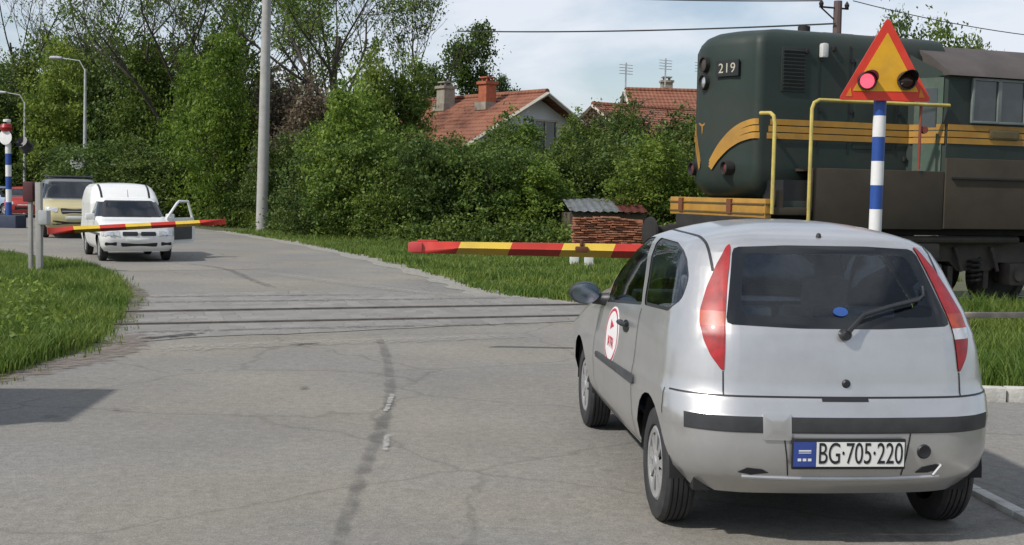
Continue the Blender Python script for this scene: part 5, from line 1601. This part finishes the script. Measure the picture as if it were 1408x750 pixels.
# ------------------------------------------------------------------ grass
def in_poly(poly, x, y):
    c = np.zeros(len(x), bool)
    n = len(poly)
    for i in range(n):
        x1, y1 = poly[i]; x2, y2 = poly[(i + 1) % n]
        k = (y1 > y) != (y2 > y)
        with np.errstate(divide='ignore', invalid='ignore'):
            k &= x < (x2 - x1) * (y - y1) / (y2 - y1) + x1
        c ^= k
    return c
def grass(name, seed, poly, n, h, wd, clump=.0, label='', edge_soft=0.0, hnoise=.5):
    g = np.random.default_rng(seed)
    xs = [p[0] for p in poly]; ys = [p[1] for p in poly]
    nt_ = n // 9
    cx = g.uniform(min(xs), max(xs), nt_ * 3); cy = g.uniform(min(ys), max(ys), nt_ * 3)
    # more tufts nearer the viewer
    keep = in_poly(poly, cx, cy) & (g.random(len(cx)) < np.clip((min(ys) + 3) / cy, 0, 1) ** 1.2)
    cx = cx[keep][:nt_]; cy = cy[keep][:nt_]
    # patchy height
    ph = (np.sin(cx * 1.7 + cy * .9 + seed) + np.sin(cx * .6 - cy * 1.4 + 1.3) + np.sin(cx * 4.1 + cy * 3.3)) / 3
    hh = h * (1 + hnoise * ph) * (.6 + .6 * g.random(len(cx)))
    k = 9
    x = np.repeat(cx, k) + g.normal(size=len(cx) * k) * .055; y = np.repeat(cy, k) + g.normal(size=len(cx) * k) * .055
    H_ = np.repeat(hh, k) * (.55 + .7 * g.random(len(x)))
    a = g.uniform(0, 2 * PI, len(x)); ln = (.15 + .55 * g.random(len(x))) * H_
    ca, sa = np.cos(a), np.sin(a)
    wa = g.uniform(0, PI, len(x)); wx = np.cos(wa) * wd / 2 * (.6 + .8 * g.random(len(x))); wy = np.sin(wa) * wd / 2
    m = len(x)
    v = np.empty((m, 5, 3))
    z = np.zeros(m)
    v[:, 0] = np.stack([x - wx, y - wy, z - .02], 1); v[:, 1] = np.stack([x + wx, y + wy, z - .02], 1)
    mx_, my_ = x + ca * ln * .35, y + sa * ln * .35
    v[:, 2] = np.stack([mx_ + wx * .8, my_ + wy * .8, H_ * .62], 1); v[:, 3] = np.stack([mx_ - wx * .8, my_ - wy * .8, H_ * .62], 1)
    v[:, 4] = np.stack([x + ca * ln, y + sa * ln, H_], 1)
    me = bpy.data.meshes.new(name)
    me.vertices.add(m * 5); me.vertices.foreach_set('co', v.reshape(-1))
    base = (np.arange(m) * 5)[:, None]
    li = np.concatenate([base + np.array([[0, 1, 2, 3]]), base + np.array([[3, 2, 4]])], 1).reshape(-1)
    me.loops.add(m * 7); me.loops.foreach_set('vertex_index', li.astype(np.int32))
    ls = (np.arange(m) * 7)[:, None] + np.array([[0, 4]])
    me.polygons.add(m * 2); me.polygons.foreach_set('loop_start', ls.reshape(-1).astype(np.int32))
    me.update(calc_edges=True)
    t = np.clip(.5 + .35 * np.repeat(np.sin(cx * 2.3 + 1) * np.sin(cy * 1.9), k) + .3 * g.normal(size=m), 0, 1)
    at = me.attributes.new('tint', 'FLOAT', 'POINT'); at.data.foreach_set('value', np.repeat(t, 5).astype(np.float32))
    return tag(link(name, me, M_grass), label, 'grass', kind='stuff')
M_grass = leaf_mat('grass_blades', (.065, .135, .018), (.22, .28, .060), .42)
M_soil2 = None
verge = [(-4.35, 8.9), (-4.30, 9.9), (-4.30, 10.73), (-4.28, 11.46), (-4.28, 12.29), (-4.45, 13.22), (-4.95, 15.09), (-5.7, 17.78), (-6.8, 20.42), (-8.1, 23.0), (-9.2, 24.3), (-10.6, 25.9), (-14, 27.5), (-16, 27), (-9, 12), (-6.2, 8.9)]
grass('verge_grass', 31, verge, 200000, .16, .014, label='long unmown grass of the left verge')
verge_o = [(-4.35, 8.7), (-4.0, 9.9), (-3.98, 10.73), (-4.02, 11.46), (-4.05, 12.29), (-4.2, 13.22), (-4.7, 15.09), (-5.45, 17.78), (-6.5, 20.42), (-7.8, 23.2), (-9.0, 24.7), (-10.6, 25.9), (-9.2, 24.3), (-8.1, 23.0), (-6.8, 20.42), (-5.7, 17.78), (-4.95, 15.09), (-4.45, 13.22), (-4.28, 12.29), (-4.28, 11.46), (-4.3, 9.9)]
grass('stray_grass', 34, verge_o, 5200, .07, .010, label='stray short grass tufts on the dirt edge of the left verge')
verge_r = [(2.2, 16.9), (1.03, 17.7), (0.40, 18.3), (-0.15, 18.7), (-0.60, 19.9), (-1.05, 21.63), (-1.95, 24.37), (-3.25, 27.83), (-4.95, 32.06), (-6.95, 36.28), (-8.9, 40.04), (-10.3, 42.84), (-8, 45), (0, 36.5), (9, 35.5), (9, 24), (4.5, 18.5)]
grass('roadside_grass', 32, verge_r, 120000, .12, .020, label='short grass between the road and the bushes')
gr = [(4.30, 10.0), (3.95, 10.2), (3.45, 11.2), (2.7, 13.6), (2.1, 15.0), (4.0, 16.1), (9.5, 18.0), (9.5, 10.0)]
grass('trackside_grass', 33, gr, 90000, .24, .013, label='long grass between the kerb stones and the locomotive')
tag(link('weeds', leaf_cloud('weeds', 95, [(-4.75 - .6 * (i % 3) - max(0, i * .45 - 1.5) * .42, 10.4 + i * .45, .10, .3, .3, .12) for i in range(18)], 4200, .06, per=14, sig=.12), M_leafL), 'small leafy weeds in the verge grass', 'weeds', kind='stuff')

def hatchback():
    root = empty('hatchback_car', (1.51, 6.06, 0.0), R(5.0),
                 label='silver three-door hatchback with blue and white number plate, waiting in front of the right barrier', cat='car')
    AX = 0.60
    lv = [V(.25, .13, 3.68, .715, (.34, .22), (.40, .40), .06, .16, .03),
          V(.33, .045, 3.74, .775, (.36, .30), (.40, .40), .075, .16, .03),
          V(.36, .022, 3.75, .790, (.36, .30), (.40, .40), .075, .16, .03),
          V(.45, .00, 3.79, .815, (.36, .32), (.40, .42), .08, .16, .03),
          V(.562, .00, 3.80, .825, (.36, .34), (.40, .42), .08, .16, .03),
          V(.572, -.004, 3.80, .826, (.36, .34), (.40, .42), .08, .16, .03),
          V(.636, -.002, 3.79, .828, (.36, .34), (.40, .42), .08, .16, .03),
          V(.646, .004, 3.79, .826, (.36, .34), (.40, .42), .08, .16, .03),
          V(.70, .018, 3.76, .825, (.36, .34), (.40, .42), .08, .16, .03),
          V(.722, .035, 3.73, .822, (.35, .34), (.40, .42), .08, .16, .03),
          V(.74, .046, 3.68, .818, (.34, .34), (.42, .45), .08, .16, .035),
          V(.85, .062, 3.42, .808, (.33, .34), (.44, .55), .08, .16, .045),
          V(.93, .078, 3.12, .797, (.32, .34), (.44, .60), .08, .16, .05),
          V(1.00, .098, 2.90, .782, (.31, .34), (.44, .60), .08, .16, .05),
          V(1.04, .120, 2.66, .768, (.30, .34), (.42, .55), .08, .15, .05),
          V(1.10, .160, 2.54, .75, (.29, .34), (.40, .50), .08, .14, .025),
          V(1.20, .235, 2.36, .716, (.27, .34), (.36, .45), .075, .13, .025),
          V(1.30, .312, 2.16, .685, (.25, .34), (.34, .42), .07, .12, .025),
          V(1.37, .368, 2.01, .647, (.23, .33), (.34, .42), .065, .11, .025),
          V(1.405, .40, 1.92, .612, (.22, .32), (.34, .42), .06, .10, .025),
          V(1.435, .455, 1.82, .555, (.20, .30), (.34, .42), .055, .10, .025)]
    lv = [dict(l, yr=l['yr'] - AX, yf=l['yf'] - AX) for l in lv]
    bm = shell(lv, 0.085, npts=(10, 14, 56, 8))
    base = tree_of(bm)
    L, Rr, B = (-1, 0, 0), (1, 0, 0), (0, -1, 0)
    # arches
    for s in (-1, 1):
        for y in (0.0, 2.41):
            arch_and_liner(bm, root, y, 0.345, 0.30, .80, s)
    # side windows
    fw = [(1.50, .965), (1.49, 1.07), (1.45, 1.17), (1.37, 1.265), (1.22, 1.345), (1.04, 1.39), (.86, 1.402), (.485, 1.044)]
    qw = [(.425, 1.05), (.745, 1.402), (.28, 1.395), (.06, 1.368), (-.05, 1.32), (-.14, 1.24), (-.19, 1.13), (-.10, 1.07)]
    glasses = []
    for s in (-1, 1):
        for nm, poly in (('side_window', fw), ('quarter_window', qw)):
            out = rounded(poly, 0.035, 3)
            fs = carve(bm, out, (s, 0, 0.25), (0, 1, 0), pred=lambda c: c.x * s > .3) if False else carve(bm, out, (s, 0, 0), (0, 1, 0), pred=lambda c: c.x * s > .3)
            g = extract(bm, fs, -0.006)
            inner = shrink(out, 0.016)
            gi = carve(g, inner, (s, 0, 0), (0, 1, 0))
            gg = extract(g, gi)
            fr = fin('window_seal', g, M_black, root)
            o = fin(nm, gg, M_glass, root)
    # rear window: dark border with a clear field
    rw = rounded([(-.545, 1.045), (-.50, 1.22), (-.455, 1.395), (-.2, 1.407), (.2, 1.407), (.455, 1.395), (.50, 1.22), (.545, 1.045), (.2, 1.032), (-.2, 1.032)], 0.03, 2)
    fs = carve(bm, rw, B, (1, 0, 0), pred=lambda c: c.y < .2)
    g = extract(bm, fs, 0.001)
    gi = carve(g, rounded([(-.475, 1.085), (-.405, 1.365), (.405, 1.365), (.475, 1.085)], 0.05, 4), B, (1, 0, 0))
    gg = extract(g, gi)
    rwin = fin('rear_window', g, M_frit, root)
    fin('pane', gg, M_glass, rwin)
    # windscreen
    fs = carve(bm, rounded([(-.66, 1.04), (-.49, 1.385), (.49, 1.385), (.66, 1.04)], 0.04, 3), (0, 1, 0), (1, 0, 0), pred=lambda c: c.y > 1.0)
    fin('windscreen', extract(bm, fs, 0.0), M_glass, root)
    # tail lamps
    for s in (-1, 1):
        lamp = [(s * x, z) for x, z in [(.458, 1.408), (.480, 1.395), (.545, 1.30), (.598, 1.20), (.640, 1.10), (.650, 1.04), (.642, .97), (.617, .90), (.575, .838), (.562, .832), (.549, 1.04), (.510, 1.22)]]
        fs = carve(bm, rounded(lamp, .015, 2), B, (1, 0, 0), nmin=0.03, pred=lambda c: c.y < .5)
        g = extract(bm, fs, 0.006)
        am = carve(g, [(s * .3, 1.035), (s * .9, 1.035), (s * .9, 1.10), (s * .3, 1.10)], B, (1, 0, 0), nmin=0.02)
        ga = extract(g, am)
        gc = None
        am = carve(g, [(s * .3, .985), (s * .9, .985), (s * .9, 1.034), (s * .3, 1.034)], B, (1, 0, 0), nmin=0.02)
        gc = extract(g, am)
        tl = fin('tail_lamp', g, M_redlens, root)
        fin('turn_lens', ga, M_amber, tl)
        fin('reversing_lens', gc, M_clear if s > 0 else M_redlens, tl)
    # bumper: strip of dark plastic and the painted bumper itself
    strip = [f for f in bm.faces if .566 < f.calc_center_median().z < .641 and f.calc_center_median().y < -AX + .17]
    g = extract(bm, strip, 0.003)
    bmp = [f for f in bm.faces if f.calc_center_median().z < .722 and f.calc_center_median().y < -.30]
    gb = extract(bm, bmp)
    rb = fin('rear_bumper', gb, M_silver, root)
    fin('bumper_strip', g, M_grayplastic, rb)
    body = fin('body', bm, M_silver, root)
    # seams
    bm = NB()
    def seam(pts, d, w_=0.007, n=14, lift=.0022): ribbon(bm, proj_line(base, pts, d, n), w_, lift)
    seam([(-.78, -1, .7225), (.78, -1, .7225)], B, .009, 60)
    for s in (-1, 1):
        seam([(s * .567, -1, .832), (s * .568, -1, .725)], B, .007)
        D = (s, 0, 0)
        seam([(s, .455, 1.03), (s, .42, .80), (s, .45, .36), (s, .48, .30)], D)
        seam([(s, 1.62, .95), (s, 1.72, .75), (s, 1.76, .45), (s, 1.72, .30)], D)
        seam([(s, 1.72, .30), (s, .48, .30)], D)
        seam([(s * .56, -.22, 2), (s * .55, .1, 2), (s * .535, .6, 2), (s * .51, 1.1, 2)], (0, 0, 1), .014, 12)
        seam([(s, -.285, .722), (s, -.29, .60)], D, .006)
        seam([(s * .30, -1, .56), (s * .27, -1, .36)], B, .006)
    seam([(-.12, -1, .712), (.10, -1, .712)], B, .018)
    fin('panel_gap', bm, M_ink, body)
    for d in (L, Rr):
        bm = NB()
        patch(bm, base, rounded([(.36, .632), (1.58, .610), (1.61, .625), (1.58, .645), (.36, .680)], .012, 3), d, (0, 1, 0), lift=.012, rings=3)
        fin('door_moulding', bm, M_grayplastic, body)
        bm = NB()
        patch(bm, base, [(.74 + .085 * math.cos(t * PI / 8), .90 + .035 * math.sin(t * PI / 8)) for t in range(16)], d, (0, 1, 0), lift=.004, rings=3)
        fin('handle_recess', bm, M_black, body)
    for s in (-1, 1):
        bm = NB()
        x = s * .815
        tube(bm, [(x, .66, .915), (x + s * .02, .69, .918), (x + s * .02, .79, .918), (x, .82, .915)], .014, 8)
        fin('door_handle', bm, M_black, body)
    # door sticker
    bm = NB(); ell = lambda a, b: [(1.13 + a * math.cos(t * PI / 16), .80 + b * math.sin(t * PI / 16)) for t in range(32)]
    patch(bm, base, ell(.21, .17), L, (0, 1, 0), lift=.0025)
    st = fin('door_sticker', bm, mat('sticker_white', (.72, .70, .70), .5, var=.03), body)
    bm = NB()
    hits = [(lambda h: (h[0], h[1]))(base.ray_cast(Vector((-3, y, z)), Vector((1, 0, 0)))) for y, z in ell(.19, .152) + ell(.19, .152)[:1]]
    ribbon(bm, hits, .016, .004)
    patch(bm, base, [(1.19, .89), (1.08, .86), (1.19, .83)], L, (0, 1, 0), lift=.004, rings=2)
    M_stred = mat('sticker_red', (.5, .03, .06), .5)
    fin('sticker_ring', bm, M_stred, st)
    bm = NB()
    h = base.ray_cast(Vector((-3, 1.13, .755)), Vector((1, 0, 0)))
    text('lettering', 'ATR', .10, M_stred, body, axes(h[0] + h[1] * .006, (0, -1, 0), (-h[1].z, 0, h[1].x) if False else (0, 0, 1)), .001, 1.0)
    # underside, liners
    bm = NB()
    box(bm, (0, 1.25, .30), (1.34, 3.3, .10))
    box(bm, (0, 1.23, .22), (1.10, 1.5, .14), bev=.03)
    box(bm, (-.1, -.25, .36), (.9, .35, .12), bev=.04)
    box(bm, (0, 0, .30), (1.2, .09, .09), bev=.02)
    fin('underside', bm, M_under, root)
    for s in (-1, 1):
        for y in (0, 2.41):
            bm = NB(); liner(bm, y, .348, .30, .775, s)
            fin('wheel_arch_liner', bm, M_under, root, norm=False)
    for s in (-1, 1):
        for y in (0, 2.41):
            wheel(root, s * .700, y, .290, .168, s)
    # mirrors
    for s in (-1, 1):
        bm = NB()
        lathe(bm, [(0, -.03), (.05, -.028), (.08, -.01), (.088, .03), (.07, .075), (.03, .10), (0, .105)], 20,
              Matrix.Translation((s * .915, 1.55, 1.015)) @ Matrix.Rotation(-PI / 2, 4, 'X') @ Matrix.Diagonal((1.15, .82, 1, 1)))
        tube(bm, [(s * .75, 1.53, .975), (s * .81, 1.56, .978), (s * .86, 1.57, .985)], [.05, .038, .04], 10)
        mr = fin('wing_mirror', bm, M_black, root)
        bm = NB()
        lathe(bm, [(0, .004), (.078, 0)], 20, Matrix.Translation((s * .915, 1.518, 1.015)) @ Matrix.Rotation(PI / 2, 4, 'X') @ Matrix.Diagonal((1.12, .80, 1, 1)))
        fin('mirror_glass', bm, M_mirror, mr)
    # wiper
    bm = NB()
    h = base.ray_cast(Vector((0, -3, 1.01)), Vector((0, 1, 0)))[0]
    lathe(bm, [(0, .05), (.018, .05), (.026, .035), (.028, 0)], 16, Matrix.Translation(h) @ Matrix.Rotation(PI / 2, 4, 'X'))
    def onr(x, z, l): return base.ray_cast(Vector((x, -3, z)), Vector((0, 1, 0)))[0] + Vector((0, -l, l * .3))
    tube(bm, [onr(0, 1.01, .045), onr(.09, 1.085, .045), onr(.24, 1.125, .04), onr(.39, 1.155, .035)], [.014, .011, .009, .008], 8)
    tube(bm, [onr(.10, 1.10, .014), onr(.25, 1.135, .014), onr(.435, 1.175, .014)], .007, 6)
    tube(bm, [onr(.39, 1.155, .03), onr(.43, 1.18, .022), onr(.44, 1.22, .018)], .006, 6)
    fin('wiper', bm, M_black, root)
    bm = NB()
    h = base.ray_cast(Vector((0, -3, .785)), Vector((0, 1, 0)))[0]
    lathe(bm, [(0, .010), (.013, .010), (.020, .004), (.021, -.01)], 18, Matrix.Translation(h) @ Matrix.Rotation(PI / 2, 4, 'X'))
    fin('tailgate_lock', bm, M_black, root)
    bm = NB()
    patch(bm, base, [(.0 + .035 * math.cos(t * PI / 8), 1.105 + .020 * math.sin(t * PI / 8)) for t in range(16)], B, (1, 0, 0), lift=.009, rings=2)
    fin('window_sticker', bm, mat('sticker_blue', (.02, .07, .26), .5), rwin)
    # bumper fittings
    bm = NB()
    patch(bm, base, rounded([(-.395, .530), (-.265, .530), (-.270, .652), (-.400, .652)], .008, 2), B, (1, 0, 0), lift=.010, rings=3)
    fin('strip_patch', bm, M_silver, rb)
    bm = NB()
    h = base.ray_cast(Vector((.37, -3, .475)), Vector((0, 1, 0)))[0]
    lathe(bm, [(0, .006), (.016, .006), (.028, .010), (.034, .004), (.035, -.01)], 20, Matrix.Translation(h) @ Matrix.Rotation(PI / 2, 4, 'X'))
    fin('tow_cover', bm, M_ink, rb)
    bm = NB()
    patch(bm, base, [(-.50, .372), (-.46, .395), (-.39, .388), (-.36, .372), (-.44, .362)], B, (1, 0, 0), lift=.004, rings=2)
    fin('bumper_hole', bm, M_ink, rb)
    bm = NB()
    patch(bm, base, [(.34, .372), (.37, .400), (.44, .412), (.475, .405), (.45, .385), (.40, .372)], B, (1, 0, 0), lift=.004, rings=2)
    fin('bumper_hole', bm, M_ink, rb)
    bm = NB()
    hits = proj_line(base, [(-.48, -1, .352), (-.2, -1, .345), (.2, -1, .345), (.46, -1, .352)], B, 14)
    tube(bm, [p + n * .002 for p, n in hits], .012, 8)
    tube(bm, [q[0] + q[1] * .004 for q in proj_line(base, [(.43, -1, .36), (.465, -1, .41)], B, 4)], .008, 6)
    fin('bumper_lip', bm, M_silver, rb)
    # number plate
    yb = base.ray_cast(Vector((0, -3, .47)), Vector((0, 1, 0)))[0].y - .012
    bm = NB()
    box(bm, (0, yb, .470), (.535, .018, .142), bev=.005)
    pl = fin('number_plate', bm, M_ink, root)
    bm = NB(); box(bm, (.052, yb - .010, .470), (.415, .004, .113))
    fin('plate_field', bm, M_plate, pl)
    bm = NB(); box(bm, (-.210, yb - .010, .470), (.105, .004, .113))
    fin('plate_band', bm, M_plateblue, pl)
    text('plate_text', 'BG·705·220', .140, M_ink, pl, axes((.052, yb - .0135, .470), (1, 0, 0), (0, 0, 1)), .0008, .61, .98)
    bm = NB()
    for i in range(3): box(bm, (-.235 + i * .024, yb - .0125, .445), (.016, .002, .012))
    box(bm, (-.210, yb - .0125, .487), (.058, .002, .006))
    box(bm, (-.210, yb - .0125, .477), (.058, .002, .003))
    fin('plate_mark', bm, M_plate, pl)
    # roof aerial base and washer
    bm = NB(); lathe(bm, [(0, .02), (.010, .016), (.014, 0)], 12, Matrix.Translation((-.0, -.10, 1.448)))
    fin('washer_nozzle', bm, M_black, root)
    # interior
    for s in (-1, 1):
        st = fin('front_seat', seat_bm(s * .36, 1.25), M_seat, root)
        bm = NB(); box(bm, (s * .36, .80, 1.10), (.26, .10, .19), rot=Matrix.Rotation(R(10), 3, 'X'), bev=.04)
        tube(bm, [(s * .30, .83, .95), (s * .30, .81, 1.05)], .008, 6); tube(bm, [(s * .42, .83, .95), (s * .42, .81, 1.05)], .008, 6)
        fin('headrest', bm, M_seat, st)
    rs = fin('rear_seat', seat_bm(0, .38, .30, w_=1.12), M_seat, root)
    for s in (-1, 1):
        bm = NB(); box(bm, (s * .32, .03, 1.03), (.26, .09, .12), bev=.03)
        fin('headrest', bm, M_seat, rs)
    bm = NB(); box(bm, (0, 2.0, .86), (1.30, .45, .22), bev=.06); box(bm, (-.36, 1.80, .98), (.4, .2, .08), bev=.03)
    fin('dashboard', bm, M_seat, root)
    bm = NB()
    M = Matrix.Translation((-.36, 1.66, .93)) @ Matrix.Rotation(R(65), 4, 'X')
    tube(bm, [M @ Vector((.18 * math.cos(t * PI / 12), .18 * math.sin(t * PI / 12), 0)) for t in range(25)], .015, 8, cap=False)
    box(bm, M @ Vector((0, 0, -.02)), (.34, .05, .04), bev=.01)
    fin('steering_wheel', bm, M_black, root)
    bm = NB(); box(bm, (0, .9, .36), (1.3, 2.4, .03)); box(bm, (0, -.12, .83), (1.0, .42, .03))
    fin('cabin_floor', bm, M_seat, root)
    bm = NB(); box(bm, (0, 1.55, 1.34), (.22, .02, .07), bev=.01)
    fin('rear_view_mirror', bm, M_black, root)
    return root

hatchback()
